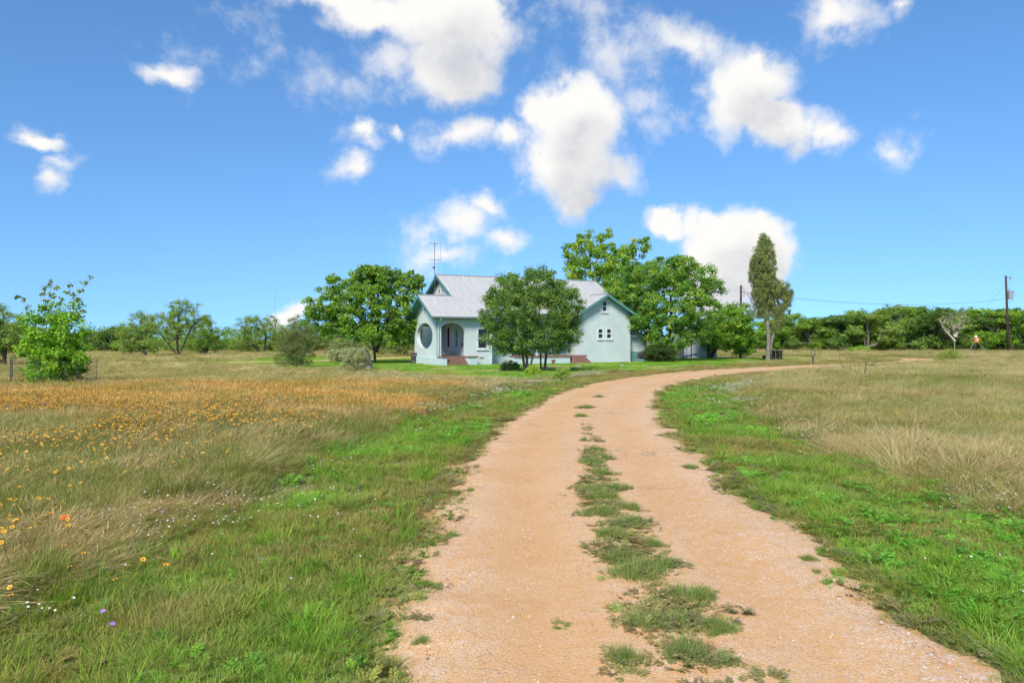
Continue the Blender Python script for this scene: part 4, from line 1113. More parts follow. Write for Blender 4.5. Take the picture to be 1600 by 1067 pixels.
# ------------------------------------------------------------------ yard things
def yard(name, label, cat, x, y, rz=0.0, group=None):
    return tag(empty(name, (x, y, gz1(x, y)), rz), label, cat, group)
# white shed beyond the big tree
sx0, sx1, sY = at(1066, 69.5), at(1122, 69.5), 69.5
shed = yard('shed', 'white board-sided shed half hidden behind the spreading tree', 'shed', sx0, sY, R(6))
sw_ = sx1 - sx0
nb = 9
for i in range(nb):
    a = i * sw_ / nb
    if i == 1: continue
    MB().box(a + .012, a + sw_ / nb - .012, -.02 - .006 * (i % 2), .04, -.1, 2.6).build('board', M['shed'], shed)
a = sw_ / nb
sd = MB().box(a + .012, 2 * a - .012, -.03, .04, -.1, 2.6).build('board', M['shed'], shed)
MB().box(a + .04, 2 * a - .06, -.05, -.031, 1.5, 2.25).build('window_pane', M['glass'], shed)
MB().box(0, sw_, .042, 3.2, -.1, 2.58).build('shed_wall', M['shed'], shed)
MB().box(-.03, .06, -.04, -.028, -.1, 2.6).build('corner_post', M['metal_grey'], shed)
MB().box(2.2 * a, 2.2 * a + .09, -.07, -.03, -.1, 2.6).build('corner_post', M['metal_dark'], shed)
rf = MB().slab([(-.25, -.35, 2.5), (sw_ + .25, -.35, 2.5), (sw_ + .25, 1.6, 3.3), (-.25, 1.6, 3.3)], (0, 0, .05)).slab([(-.25, 1.602, 3.3), (sw_ + .25, 1.602, 3.3), (sw_ + .25, 3.5, 2.5), (-.25, 3.5, 2.5)], (0, 0, .05)).build('shed_roof', M['roof'], shed)
# wooden gate panel left of the shed
gx0 = at(1052, 68.6)
gate = yard('board_gate', 'brown wooden board gate between the big trunk and the shed', 'gate', gx0, 68.6)
for i in range(6):
    MB().box(i * .15, i * .15 + .135, -.02, .01, .12, 1.28 + .03 * (i % 3)).build('board', M['wood_grey'], gate)
for z in (.3, 1.0):
    MB().box(-.03, .92, .012, .05, z, z + .1).build('rail', M['wood_grey'], gate)
for xx in (-.1, .92):
    MB().box(xx, xx + .09, -.03, .06, -.1, 1.45).build('gate_post', M['wood_grey'], gate)
# fallen branch
bx, by = gp(1075, 561)
br = yard('fallen_branch', 'bleached fallen branch lying in front of the shed', 'branch', bx, by)
MB().tube([(-.75, 0, .02), (-.2, .05, .22), (.45, 0, .38), (1.1, -.05, .30)], [.10, .09, .07, .05], 8).build('limb', M['stone'], br, True)
MB().tube([(.45, 0, .38), (.95, .05, .58), (1.2, .1, .62)], [.06, .05, .03], 7).build('fork', M['stone'], br, True)
MB().tube([(1.0, -.05, .31), (1.25, -.1, .05)], [.05, .04], 7).build('fork', M['stone'], br, True)
# rusty machinery / root ball beside the wing
bx, by = gp(1003, 566)
rb_ = yard('root_ball', 'brown uprooted root ball beside the wing corner', 'stump', bx, by)
rs = np.random.RandomState(15)
q = MB()
for i in range(26):
    a = rs.rand() * 6.28; e = rs.rand() * 1.4
    d_ = Vector((math.cos(a) * math.cos(e), math.sin(a) * math.cos(e), math.sin(e)))
    c0 = Vector((0, 0, .35)); q.tube([c0 + d_ * .05, c0 + d_ * .3 + Vector((rs.normal(), rs.normal(), rs.normal())) * .05, c0 + d_ * (.45 + .2 * rs.rand())], [.11, .08, .02], 6)
q.build('roots', M['wood_dark'], rb_, True)
# service pole with meter box
px_, pY = at(1157, 71.5), 71.5
sp_ = yard('service_pole', 'grey wooden service pole with a white meter box behind the low tree', 'pole', px_, pY)
MB().tube([(0, 0, -.2), (.05, 0, zat(446, pY))], [.13, .10], 10).build('pole', M['wood_pole'], sp_, True)
zt = zat(446, pY)
MB().box(.1, .22, -.03, .03, zt - .35, zt - .27).build('bracket', M['metal_grey'], sp_)
MB().tube([(.2, 0, zt - .3), (.34, 0, zt - .2), (.34, 0, zt - 1.1)], .022, 6).build('weatherhead', M['metal_dark'], sp_)
mb_ = MB().box(.12, .50, -.22, -.02, .45, 1.2).build('meter_box', M['white'], sp_, bevel=.02)
MB().tube([(.31, -.22, .95), (.31, -.30, .95)], .08, 12).build('meter', M['metal_grey'], mb_)
MB().tube([(.3, -.1, -.1), (.3, -.1, .45)], .04, 8).build('conduit', M['metal_grey'], mb_)
MB().tube([(.3, -.1, 1.2), (.3, -.1, 1.42)], .04, 8).build('conduit', M['metal_grey'], mb_)
# utility pole with transformer at the right
ux_, uY = at(1576, 100), 100
up_ = yard('utility_pole', 'tall leaning brown utility pole with a grey transformer at the right edge', 'pole', ux_, uY)
zt = zat(431, uY); lean = at(1571.5, uY) - ux_
MB().tube([(0, 0, -.3), (lean * .5, 0, zt * .5), (lean, 0, zt)], [.19, .165, .125], 10).build('pole', M['wood_pole'], up_, True)
tr_ = MB().tube([(lean + .62, 0, zat(468, uY)), (lean + .62, 0, zat(455, uY)), (lean + .62, 0, zat(454, uY))], [.30, .31, .22], 14).build('transformer', M['metal_grey'], up_)
MB().tube([(lean + .5, 0, zat(454, uY)), (lean + .5, 0, zat(450, uY))], [.10, .07], 8).build('bushing', M['metal_grey'], tr_)
MB().box(lean + .1, lean + .36, -.05, .05, zat(460, uY), zat(457, uY)).build('bracket', M['metal_dark'], tr_)
MB().tube([(lean + .65, 0, zat(454, uY)), (lean + 1.1, 0, zat(456, uY)), (lean + 1.25, 0, zat(463, uY)), (lean + 1.0, 0, zat(470, uY)), (lean + .3, 0, zat(473, uY))], .02, 6).build('lead_wire', M['metal_dark'], tr_)
MB().box(lean + .08, lean + .85, -.06, .06, zat(434.5, uY), zat(433, uY)).build('crossarm', M['metal_grey'], up_)
MB().tube([(lean + .62, 0, zat(434, uY)), (lean + .62, 0, zat(439, uY))], [.09, .06], 8).build('insulator', M['metal_grey'], up_)
MB().tube([(lean + .62, 0, zat(433, uY)), (lean + .62, 0, zat(431, uY))], [.06, .04], 8).build('insulator', M['metal_grey'], up_)
def wire(name, label, p, q, sag, r_=.016):
    p, q = Vector(p), Vector(q)
    pts = [p.lerp(q, t) - Vector((0, 0, sag * 4 * t * (1 - t))) for t in np.linspace(0, 1, 25)]
    tag(MB().tube(pts, r_, 5).build(name, M['metal_dark']), label, 'wire')
wire('power_wire', 'sagging power wire strung between the two poles over the treeline', (px_ + .12, pY, zat(456, pY)), (ux_ + lean * .8, uY, zat(467, uY)), 1.0)
wire('guy_wire', 'thin guy wire slanting down from the utility pole top', (ux_ + lean * .95, uY, zat(444, uY)), (ux_ - 3.4, uY + 8, .1), 0, .010)
# deer feeder on three legs
fx, fY = at(1525, 103), 103
fd = yard('game_feeder', 'orange box game feeder on splayed tripod legs before the treeline', 'feeder', fx, fY)
MB().box(-.30, .30, -.28, .28, zat(535, fY), zat(527, fY)).build('hopper', M['orange'], fd, bevel=.03)
MB().tube([(0, 0, zat(527, fY)), (0, 0, zat(524, fY))], [.2, .14], 10).build('lid', M['white'], fd)
MB().box(-.1, .1, -.29, -.281, zat(532, fY), zat(529.5, fY)).build('badge', M['white'], fd)
for a in (-1.35, .15, 1.35):
    MB().tube([(a * .2, 0, zat(535, fY)), (a, -.5 if abs(a) > 1 else .9, -.05)], .035, 6).build('leg', M['metal_grey'], fd)
# log picnic table
tx, tY = at(1211, 66.5), 66.5
pt = yard('picnic_table', 'dark weathered plank table under the slim juniper', 'table', tx, tY, R(8))
for i in range(5):
    MB().box(-.62, .62, -.42 + i * .17, -.42 + i * .17 + .155, .72, .80).build('plank', M['wood_dark'], pt)
for xx in (-.42, -.02, .38):
    MB().box(xx, xx + .16, -.3, -.18, -.05, .72).build('leg', M['wood_dark'], pt)
    MB().box(xx, xx + .16, .2, .32, -.05, .72).build('leg', M['wood_dark'], pt)
MB().box(-1.15, -.75, -.2, .2, -.05, .32).build('log_seat', M['wood_dark'], pt, bevel=.04)
# wellhead hand pump / hydrant with a hoop
wx, wY = gp(1270, 569)
wp = yard('yard_hydrant', 'thin dark yard hydrant with a wire hoop at the drive edge', 'hydrant', wx, wY)
MB().tube([(0, 0, -.1), (0, 0, .62)], .06, 8).build('standpipe', M['metal_dark'], wp)
MB().tube([(.0, 0, .62), (.0, 0, .75), (.12, 0, .72), (.16, 0, .6)], .03, 8).build('spout', M['metal_dark'], wp)
MB().tube([(.02 + .17 * math.sin(t), 0, .78 + .33 * math.cos(t)) for t in np.linspace(0, 6.283, 20)], .016, 5).build('hoop', M['metal_dark'], wp)
# stones
def rock(name, label, x, y, sx, sy, sz, seed, mat='stone', group=None):
    rs = np.random.RandomState(seed)
    import bmesh
    bm = bmesh.new(); bmesh.ops.create_icosphere(bm, subdivisions=2, radius=1)
    for v in bm.verts:
        v.co *= 1 + .16 * rs.normal(); v.co.x *= sx; v.co.y *= sy; v.co.z *= sz
    me = bpy.data.meshes.new(name); bm.to_mesh(me); bm.free(); me.materials.append(M[mat])
    o = link(bpy.data.objects.new(name, me)); o.location = (x, y, gz1(x, y) + sz * .4)
    return tag(o, label, 'stone', group)
for i, (px, py, sx, sy, sz, lb) in enumerate([(903, 573.5, .22, .2, .07, 'small flat stone lying on the lawn before the deck steps'), (921, 570.5, .5, .35, .04, 'broad flat stone slab at the foot of the deck steps'),
                                              (972, 571.5, .16, .14, .06, 'white stone on the lawn below the wing gable'), (984, 566.5, .14, .12, .08, 'pale stone against the right corner of the wing wall'), (1258, 563, .3, .25, .07, 'pale flat stone on the grass left of the yard hydrant')]):
    x, y = gp(px, py); rock('stone', lb, x, y, sx, sy, sz, 30 + i)
# terracotta pot
x, y = gp(863, 567.5)
pot = yard('terracotta_pot', 'terracotta flower pot standing in front of the deck', 'pot', x, y)
MB().tube([(0, 0, 0), (0, 0, .2)], [.15, .19], 16).build('bowl', M['terracotta'], pot, True)
MB().tube([(0, 0, .201), (0, 0, .27)], [.22, .22], 16).build('rim', M['terracotta'], pot)
# slatted barrel by the porch
x, y = HX - 1.72, HY + 3.6
bl = yard('slatted_barrel', 'dark wooden slatted barrel standing against the porch gable corner', 'barrel', x - .35, y + .35)
for i in range(14):
    t = i / 14 * 6.283; c, s = math.cos(t), math.sin(t)
    MB().slab([(c * .27 - s * .055, s * .27 + c * .055, 0), (c * .27 + s * .055, s * .27 - c * .055, 0), (c * .29 + s * .06, s * .29 - c * .06, .8), (c * .29 - s * .06, s * .29 + c * .06, .8)], (c * .03, s * .03, 0)).build('stave', M['wood_dark'], bl)
MB().tube([(0, 0, .02), (0, 0, .7)], .25, 16).build('liner', M['metal_dark'], bl)
for z in (.15, .62):
    MB().tube([(.318 * math.cos(t), .318 * math.sin(t), z) for t in np.linspace(0, 6.283, 24)], .014, 5).build('hoop', M['metal_grey'], bl)
# distant radio mast
x, y = at(430, 420), 420
rm = yard('radio_mast', 'very thin distant radio mast rising above the left treeline', 'mast', x, y)
zt = zat(453, y)
MB().tube([(0, 0, 0), (0, 0, zt)], .09, 6).build('mast', M['metal_grey'], rm)
MB().box(-.45, .45, -.2, .2, zt - .5, zt + .2).build('aerial', M['metal_grey'], rm)

# ------------------------------------------------------------------ grass, weeds, flowers and gravel
LIB = {}
def lib(colname, objs):
    c = bpy.data.collections.new(colname)
    for i, me in enumerate(objs):
        o = bpy.data.objects.new('%s_%02d' % (colname, i), me); c.objects.link(o)
    LIB[colname] = c
    return c
def blades(rs, n, spread, hmin, hmax, wmin, wmax, lean, curl, tipmix=.5, seg=3, wind=0.0, headn=0, head_w=.004):
    """a tuft of tapering curved blades; bv = (mix to tip colour, brightness, 0)"""
    az_ = rs.rand(n) * 6.283; r = spread * rs.rand(n) ** .6
    b0 = np.stack([np.cos(az_) * r, np.sin(az_) * r, np.zeros(n) - .01], 1)
    h = hmin + (hmax - hmin) * rs.rand(n); w = wmin + (wmax - wmin) * rs.rand(n)
    da = az_ + rs.normal(size=n) * .9
    D = np.stack([np.cos(da), np.sin(da), np.zeros(n)], 1) * (lean * (.3 + rs.rand(n)))[:, None]
    D[:, 0] += wind
    C = np.stack([np.cos(da), np.sin(da), np.zeros(n)], 1) * (curl * rs.rand(n))[:, None]; C[:, 0] += wind * .9
    side = np.cross(D / np.maximum(np.linalg.norm(D, axis=1), 1e-5)[:, None], np.array([0, 0, 1.]))
    ra = rs.rand(n) * 6.283
    side = side * np.cos(ra * 0 + rs.normal(size=n) * .6)[:, None] + np.stack([np.cos(ra), np.sin(ra), ra * 0], 1) * .5
    side /= np.linalg.norm(side, axis=1)[:, None]
    V = []; B = []
    ts = np.linspace(0, 1, seg + 1)
    br = rs.rand(n)
    straw = (rs.rand(n) < tipmix * .5) * .7
    for t in ts:
        c = b0 + D * (h * t)[:, None] + C * (h * t * t)[:, None]
        c[:, 2] += h * (t - .28 * np.clip(np.linalg.norm(D + C, axis=1), 0, 1.6) * t * t)
        ww = w * (1 - t ** 1.6) * .5 + .0004
        if headn: ww = np.where((t > .6) & (t < .99) & (np.arange(n) % 100 < headn), head_w, ww)
        V += [c - side * ww[:, None], c + side * ww[:, None]]
        bb = np.stack([np.clip(straw + tipmix * t ** 1.3, 0, 1), br, br * 0], 1); B += [bb, bb]
    V = np.stack(V, 1).reshape(-1, 3); B = np.stack(B, 1).reshape(-1, 3)
    m2 = 2 * (seg + 1)
    f = np.array([(2 * i, 2 * i + 1, 2 * i + 3, 2 * i + 2) for i in range(seg)])
    F = (f[None] + (np.arange(n) * m2)[:, None, None]).reshape(-1, 4)
    return V, F, B
def tuft_mesh(name, *a, **k):
    V, F, B = blades(*a, **k)
    return mesh_np(name, V, F, M['grass'], False, {'bv': B})
rs = np.random.RandomState(500)
lib('lush_tuft', [tuft_mesh('lush_tuft', rs, 66, .11, .05, .18, .002, .0046, .55, .6, .3) for _ in range(4)])
lib('short_tuft', [tuft_mesh('short_tuft', rs, 64, .12, .025, .085, .0018, .0036, .7, .5, .4) for _ in range(4)])
lib('dry_tuft', [tuft_mesh('dry_tuft', rs, 110, .15, .10, .36, .0009, .0021, .45, .55, .75, 4, wind=.04, headn=45, head_w=.0026) for _ in range(4)])
lib('lying_tuft', [tuft_mesh('lying_tuft', rs, 120, .19, .10, .36, .0009, .0022, .55, .5, .65, 4, wind=.38, headn=30, head_w=.0026) for _ in range(4)])
def fern(rs, n, L):
    """leafy weed: spreading fronds with paired leaflets"""
    V = []; B = []; F = []
    for i in range(n):
        a = rs.rand() * 6.283; d = np.array((math.cos(a), math.sin(a), 0)); s = np.array((-math.sin(a), math.cos(a), 0)); l = L * (.6 + .6 * rs.rand()); rise = .25 + .6 * rs.rand()
        b0 = d * .03; br = rs.rand()
        for j in range(7):
            t = .2 + .8 * j / 6
            c = b0 + d * l * t * .8 + np.array((0, 0, l * (rise * t - .35 * t * t)))
            ll = l * .30 * (1.1 - .75 * abs(t - .5))
            for sg in ((-1, 1) if j < 6 else (0,)):
                tipd = (d * .55 + s * sg * .85 + np.array((0, 0, rs.normal() * .15))); tipd /= np.linalg.norm(tipd); wd = np.cross(tipd, (0, 0, 1)); wd /= np.linalg.norm(wd)
                o = len(V); V += [c, c + tipd * ll * .5 + wd * ll * .2, c + tipd * ll, c + tipd * ll * .5 - wd * ll * .2]; B += [(t * .4, br * .6 + .4 * rs.rand(), 0)] * 4; F.append((o, o + 1, o + 2, o + 3))
    return np.array(V), np.array(F), np.array(B)
def fern_mesh(name, rs, n, L):
    V, F, B = fern(rs, n, L)
    return mesh_np(name, V, F, M['grass'], False, {'bv': B})
lib('leafy_weed', [fern_mesh('leafy_weed', rs, 16, .17) for _ in range(3)])

def scatter_group(name, colname):
    ng = bpy.data.node_groups.new(name, 'GeometryNodeTree')
    ng.interface.new_socket('Geometry', in_out='INPUT', socket_type='NodeSocketGeometry')
    ng.interface.new_socket('Geometry', in_out='OUTPUT', socket_type='NodeSocketGeometry')
    gi = ng.nodes.new('NodeGroupInput'); go = ng.nodes.new('NodeGroupOutput')
    ci = ng.nodes.new('GeometryNodeCollectionInfo'); ci.inputs['Collection'].default_value = LIB[colname]
    ci.inputs['Separate Children'].default_value = True; ci.inputs['Reset Children'].default_value = True
    ip = ng.nodes.new('GeometryNodeInstanceOnPoints'); ip.inputs['Pick Instance'].default_value = True
    def nat(n_, dt):
        q = ng.nodes.new('GeometryNodeInputNamedAttribute'); q.data_type = dt; q.inputs['Name'].default_value = n_
        return q.outputs['Attribute']
    L = ng.links.new
    L(gi.outputs[0], ip.inputs['Points']); L(ci.outputs[0], ip.inputs['Instance'])
    L(nat('idx', 'INT'), ip.inputs['Instance Index']); L(nat('rot', 'FLOAT_VECTOR'), ip.inputs['Rotation']); L(nat('scl', 'FLOAT_VECTOR'), ip.inputs['Scale'])
    L(ip.outputs[0], go.inputs[0])
    return ng
def scatter(name, label, cat, colname, P, rot, scl, tint=None, tint2=None, seed=0):
    n = len(P); rs = np.random.RandomState(seed)
    me = bpy.data.meshes.new(name)
    me.vertices.add(n); me.vertices.foreach_set('co', np.asarray(P, np.float32).ravel())
    at_ = me.attributes.new('idx', 'INT', 'POINT'); at_.data.foreach_set('value', rs.randint(0, len(LIB[colname].objects), n).astype(np.int32))
    for nm, arr in (('rot', rot), ('scl', scl)):
        at_ = me.attributes.new(nm, 'FLOAT_VECTOR', 'POINT'); at_.data.foreach_set('vector', np.asarray(arr, np.float32).ravel())
    for nm, arr in (('tint', tint), ('tint2', tint2)):
        if arr is not None:
            if colname != 'pebble': arr = np.clip(np.asarray(arr) * (np.array((1.66, 1.6, 1.36)) if colname in ('dry_tuft', 'lying_tuft') else np.array((1.9, 1.62, 1.2))), 0, .8)
            at_ = me.attributes.new(nm, 'FLOAT_COLOR', 'POINT'); a4 = np.ones((n, 4), np.float32); a4[:, :3] = arr; at_.data.foreach_set('color', a4.ravel())
    o = link(bpy.data.objects.new(name, me))
    md = o.modifiers.new('scatter', 'NODES'); md.node_group = scatter_group(name, colname)
    return tag(o, label, cat, None, 'stuff')

rs = np.random.RandomState(900)
BANDS = [(-2, 4, 210, 1.0), (4, 8, 190, 1.0), (8, 14, 120, 1.12), (14, 24, 66, 1.3), (24, 40, 32, 1.55), (40, 75, 11, 2.0), (75, 118, 4.5, 2.6)]
X = []; Yc = []; SC = []
for y0, y1, dn, sc in BANDS:
    hw_ = .80 * y1 + 2.5
    n = int((y1 - y0) * 2 * hw_ * dn)
    X.append((rs.rand(n) * 2 - 1) * hw_); Yc.append(y0 + (y1 - y0) * rs.rand(n)); SC.append(np.full(n, sc))
X = np.concatenate(X); Yc = np.concatenate(Yc); SC = np.concatenate(SC)
keep = np.abs(X) < .80 * np.maximum(Yc, 1) + 2.5
X, Yc, SC = X[keep], Yc[keep], SC[keep]
# nothing grows under the house
u_ = (X - HX) * ux + (Yc - HY) * uy; v_ = -(X - HX) * uy + (Yc - HY) * ux
keep = ~((u_ > -.1) & (u_ < 18.7) & (v_ > -.9) & (v_ < 11))
X, Yc, SC = X[keep], Yc[keep], SC[keep]
E = road_edge(X, Yc)
edge_n = (fbm(X, Yc, 1.1, 3, 77) - .5) * .75 + (fbm(X, Yc, 4.5, 2, 17) - .5) * .35
keep = E > -.02 + edge_n * .9
bare = (E > .7) & (E < 2.6) & (fbm(X, Yc, 1.5, 3, 70) > .63 + .05 * rs.rand(len(X))) & (Yc < 30)       # worn patches of bare soil
keep &= ~(bare & (rs.rand(len(X)) < .85))
X, Yc, SC, E = X[keep], Yc[keep], SC[keep], E[keep]
Zg = gz(X, Yc)
wm = sstep(E + (fbm(X, Yc, .8, 2, 3) - .5) * 1.3, 2.2, 3.0)      # meadow weight
lw = lawn_w(X, Yc)
rnd = rs.rand(len(X))
is_lawn = rnd < lw
is_mead = (~is_lawn) & (rs.rand(len(X)) < wm)
is_verge = ~(is_lawn | is_mead)
P3 = np.stack([X, Yc, Zg], 1)
def jit(c, a=.18):
    return np.clip(c * (1 + a * (rs.rand(len(c), 1) * 2 - 1)) * (1 + .07 * rs.normal(size=c.shape)), .005, .95)
def rots(n, tilt=.12):
    return np.stack([rs.normal(size=n) * tilt, rs.normal(size=n) * tilt, rs.rand(n) * 6.283], 1)
STRAW = np.array((.40, .325, .185))
# mown verges
m = is_verge
lushn = fbm(X, Yc, .6, 3, 5)
lush = m & (rs.rand(len(X)) < np.clip(.9 - 1.6 * sstep(lushn, .40, .70) + .6 * sstep(6.5 - Yc, 0, 3) * sstep(2.0 - E, 0, 1), .04, .96)) & (E > .25)
shortv = m & ~lush
for nm, lb, mk, cn, hs_ in (('verge_grass', 'lush green grass growing along both verges of the drive', lush, 'lush_tuft', .66), ('verge_turf', 'short olive turf and dry grass along the drive verges', shortv, 'short_tuft', 1.1)):
    n = mk.sum(); c = jit(verge_col(X[mk], Yc[mk], E[mk]) * 1.12); s = SC[mk] * (.7 + .6 * rs.rand(n))
    thin = .55 + .45 * sstep(E[mk], .05, .7)
    sc3 = np.stack([s, s, (s ** .5) * hs_ * (.8 + .4 * rs.rand(n)) * thin], 1)
    scatter(nm, lb, 'grass', cn, P3[mk], rots(n), sc3, c, c * .5 + STRAW * np.array((.8, .95, .75)) * .5, 1)
# meadow left and right
for nm, lb, mk, cn in (('meadow_grass', 'tall dry brown meadow grass on the left of the drive', is_mead & (X < 2), 'dry_tuft'), ('field_grass', 'long wind-laid tan grass covering the right field', is_mead & (X >= 2), 'lying_tuft')):
    n = mk.sum(); x_, y_ = X[mk], Yc[mk]
    c = jit(meadow_col(x_, y_) * 1.05, .22)
    s = SC[mk] * (.75 + .5 * rs.rand(n)); hmod = (.28 + .85 * fbm(x_, y_, .7, 2, 55)) * np.where(x_ < 2, .52 + .14 * sstep(y_, 9, 16), .64)
    hmod = hmod * (1 - .45 * sstep(y_, 24, 34) * (x_ < 2)) * (1 - .2 * sstep(y_, 50, 90)) * (.6 + .4 * sstep(E[mk], 2.6, 3.8))
    sc3 = np.stack([s, s, np.minimum(s, 1.3) * hmod], 1)
    ro = rots(n, .15)
    if cn == 'lying_tuft':
        ro[:, 2] = (fbm(x_, y_, .35, 2, 15) - .5) * 4.2 + rs.normal(size=n) * .8 - .1
        ro[:, :2] *= .8
    else:
        ro[:, 2] = (fbm(x_, y_, .3, 2, 16) - .5) * 5 + rs.normal(size=n) * 1.0
    t2 = lerp(c, STRAW, np.full(n, .62)); t2 = lerp(t2, (.70, .33, .14), peach(x_, y_) * .9)
    scatter(nm, lb, 'grass', cn, P3[mk], ro, sc3, c, t2, 2)
# green undergrowth showing through the dry meadow
mk = is_mead & (rs.rand(len(X)) < .55) & (fbm(X, Yc, .5, 2, 88) > .36)
n = mk.sum(); s = SC[mk] * (.8 + .5 * rs.rand(n)); c = jit(np.tile((.12, .175, .04), (n, 1)), .25)
scatter('meadow_undergrass', 'olive green grass showing through the dry meadows', 'grass', 'lush_tuft', P3[mk] + np.array((.03, .02, 0)), rots(n, .2), np.stack([s, s, np.minimum(s, 1.4) * (.9 + .5 * rs.rand(n))], 1), c, c * .6 + STRAW * .4, 3)
# fuzzy pinkish tan seed grass in drifts
mk = is_mead & (fbm(X, Yc * 1.4, .75, 3, 52) > .60) & (rs.rand(len(X)) < .22 * (.35 + .65 * sstep(Yc, 6, 12))) & (peach(X, Yc) < .3)
n = mk.sum(); s = SC[mk] * (.8 + .5 * rs.rand(n)); c = jit(np.tile((.30, .235, .14), (n, 1)), .2)
ro = rots(n, .25); ro[:, 2] = (fbm(X[mk], Yc[mk], .4, 2, 19) - .5) * 5 + rs.normal(size=n) * .5
scatter('seed_grass', 'drifts of fuzzy pinkish tan seed grass in both meadows', 'grass', 'lying_tuft', P3[mk], ro, np.stack([s, s, np.minimum(s, 1.2) * (.28 + .25 * rs.rand(n))], 1), c, jit(np.tile((.42, .31, .20), (n, 1)), .15), 14)
# dark green rank grass along the edge of the left meadow
mk = (X < 2) & (E > 2.0) & (E < 3.2) & (Yc > 8) & (Yc < 24) & (rs.rand(len(X)) < .28) & (fbm(X, Yc, .45, 2, 12) > .47)
n = mk.sum(); s = SC[mk] * (.9 + .5 * rs.rand(n)); c = jit(np.tile((.085, .145, .035), (n, 1)), .25)
scatter('rank_grass', 'dark green rank grass along the edge of the left meadow', 'grass', 'lush_tuft', P3[mk], rots(n, .2), np.stack([s, s, np.minimum(s, 1.3) * (.75 + .45 * rs.rand(n))], 1), c, c * .6 + STRAW * .4, 13)
# lawn
mk = is_lawn; n = mk.sum(); s = SC[mk] * (.8 + .4 * rs.rand(n)); c = jit(lawn_col(X[mk], Yc[mk]) * 1.1, .12)
scatter('lawn_grass', 'short bright green lawn around the house', 'grass', 'short_tuft', P3[mk], rots(n), np.stack([s, s, np.full(n, 1.0)], 1), c, c * .85 + STRAW * .15, 4)
# leafy weeds: bright patches on the verges
pn = fbm(X, Yc, .55, 2, 41)
mk = is_verge & (E > .35) & (Yc < 26) & (rs.rand(len(X)) < .17) & (((X > 2) & (pn > .40)) | (pn > .50))
n = mk.sum(); s = np.minimum(SC[mk], 1.3) * (.55 + .6 * rs.rand(n)); c = jit(np.tile((.12, .30, .045), (n, 1)), .25)
scatter('leafy_weeds', 'bright green ferny weeds in patches on the verges', 'weeds', 'leafy_weed', P3[mk], rots(n, .15), np.stack([s, s, s], 1), c, c * 1.2, 5)
# mixed low forbs everywhere on the verges
mk = is_verge & (Yc < 30) & (rs.rand(len(X)) < .34); n = mk.sum(); s = np.minimum(SC[mk], 1.4) * (.25 + .4 * rs.rand(n))
c = jit(lerp(np.tile((.17, .185, .07), (n, 1)), (.10, .21, .035), sstep(fbm(X[mk], Yc[mk], .9, 2, 66) + .25 * rs.normal(size=n), .3, .7)), .3)
scatter('verge_forbs', 'small mixed forbs and seedlings all over the verges', 'weeds', 'leafy_weed', P3[mk], rots(n, .2), np.stack([s, s, s * 1.1], 1), c, c * 1.15, 17)
# bright rounded tufts standing above the turf
mk = is_verge & (E > .3) & (Yc < 26) & (rs.rand(len(X)) < .022); n = mk.sum(); s = np.minimum(SC[mk], 1.3) * (.8 + .7 * rs.rand(n)); c = jit(np.tile((.11, .25, .025), (n, 1)), .2)
scatter('grass_tufts', 'bright green grass tufts standing above the verge turf', 'grass', 'lush_tuft', P3[mk], rots(n, .1), np.stack([s, s, s * 1.05], 1), c, c * 1.1, 18)
# grey olive herbs right at the edges of the gravel
mk = (E < .38) & (rs.rand(len(X)) < .35) & (Yc < 40); n = mk.sum(); s = SC[mk] * (.35 + .4 * rs.rand(n)); c = jit(np.tile((.17, .18, .10), (n, 1)), .25)
scatter('edge_herbs', 'grey-green low herbs along the gravel edges', 'weeds', 'leafy_weed', P3[mk], rots(n, .15), np.stack([s, s, s * .7], 1), c, c * 1.1, 6)

# clumps of weeds along the middle of the drive
def clump_mesh(seed, r, kinds):
    rs_ = np.random.RandomState(seed); VV = []; FF = []; BB = []; CC = []; o = 0
    area = int(60 * r / .16)
    for i in range(area):
        a = rs_.rand() * 6.283; q = r * rs_.rand() ** .6 * (.8 + .3 * math.sin(3 * a + seed)); px, py = q * math.cos(a), q * math.sin(a) * .8
        edge = q / r
        if rs_.rand() < kinds: V, F, B = blades(rs_, 18, .045, .03, .13 - .07 * edge, .002, .0045, .7, .5, .4); c = np.array((.10, .175, .035)) * (.75 + .5 * rs_.rand())
        else: V, F, B = fern(rs_, 4, .075); c = np.array((.14, .165, .08)) * (.75 + .5 * rs_.rand())
        if rs_.rand() < .14: c = np.array((.20, .165, .09))
        V = V + np.array((px, py, 0)); VV.append(V); FF.append(F + o); o += len(V)
        t = B[:, 0:1]; CC.append((c * np.array((2.3, 2.1, 1.8)) * (1 - t * .4) + STRAW * t * .4) * (.7 + .6 * B[:, 1:2]))
    return mesh_np('weed_clump', np.concatenate(VV), np.concatenate(FF), M['leaf'], False, {'tint': np.concatenate(CC)})
CM = [clump_mesh(40 + i, .30, .15 + .16 * i) for i in range(4)]
strip = [(1130, 1045, 34), (1075, 1030, 60), (975, 1040, 46), (1060, 985, 60), (1120, 992, 40), (1010, 985, 40), (1080, 945, 62), (1000, 905, 66), (1035, 890, 44), (965, 880, 40), (1020, 858, 26), (985, 825, 50), (955, 845, 40), (940, 808, 44),
         (985, 800, 26), (945, 782, 36), (960, 768, 30), (925, 772, 26), (940, 745, 30), (925, 728, 26), (945, 720, 24), (932, 708, 18), (912, 692, 9), (908, 653, 15), (914, 639, 22), (935, 622, 10)]
strip.sort(key=lambda q: -q[1])
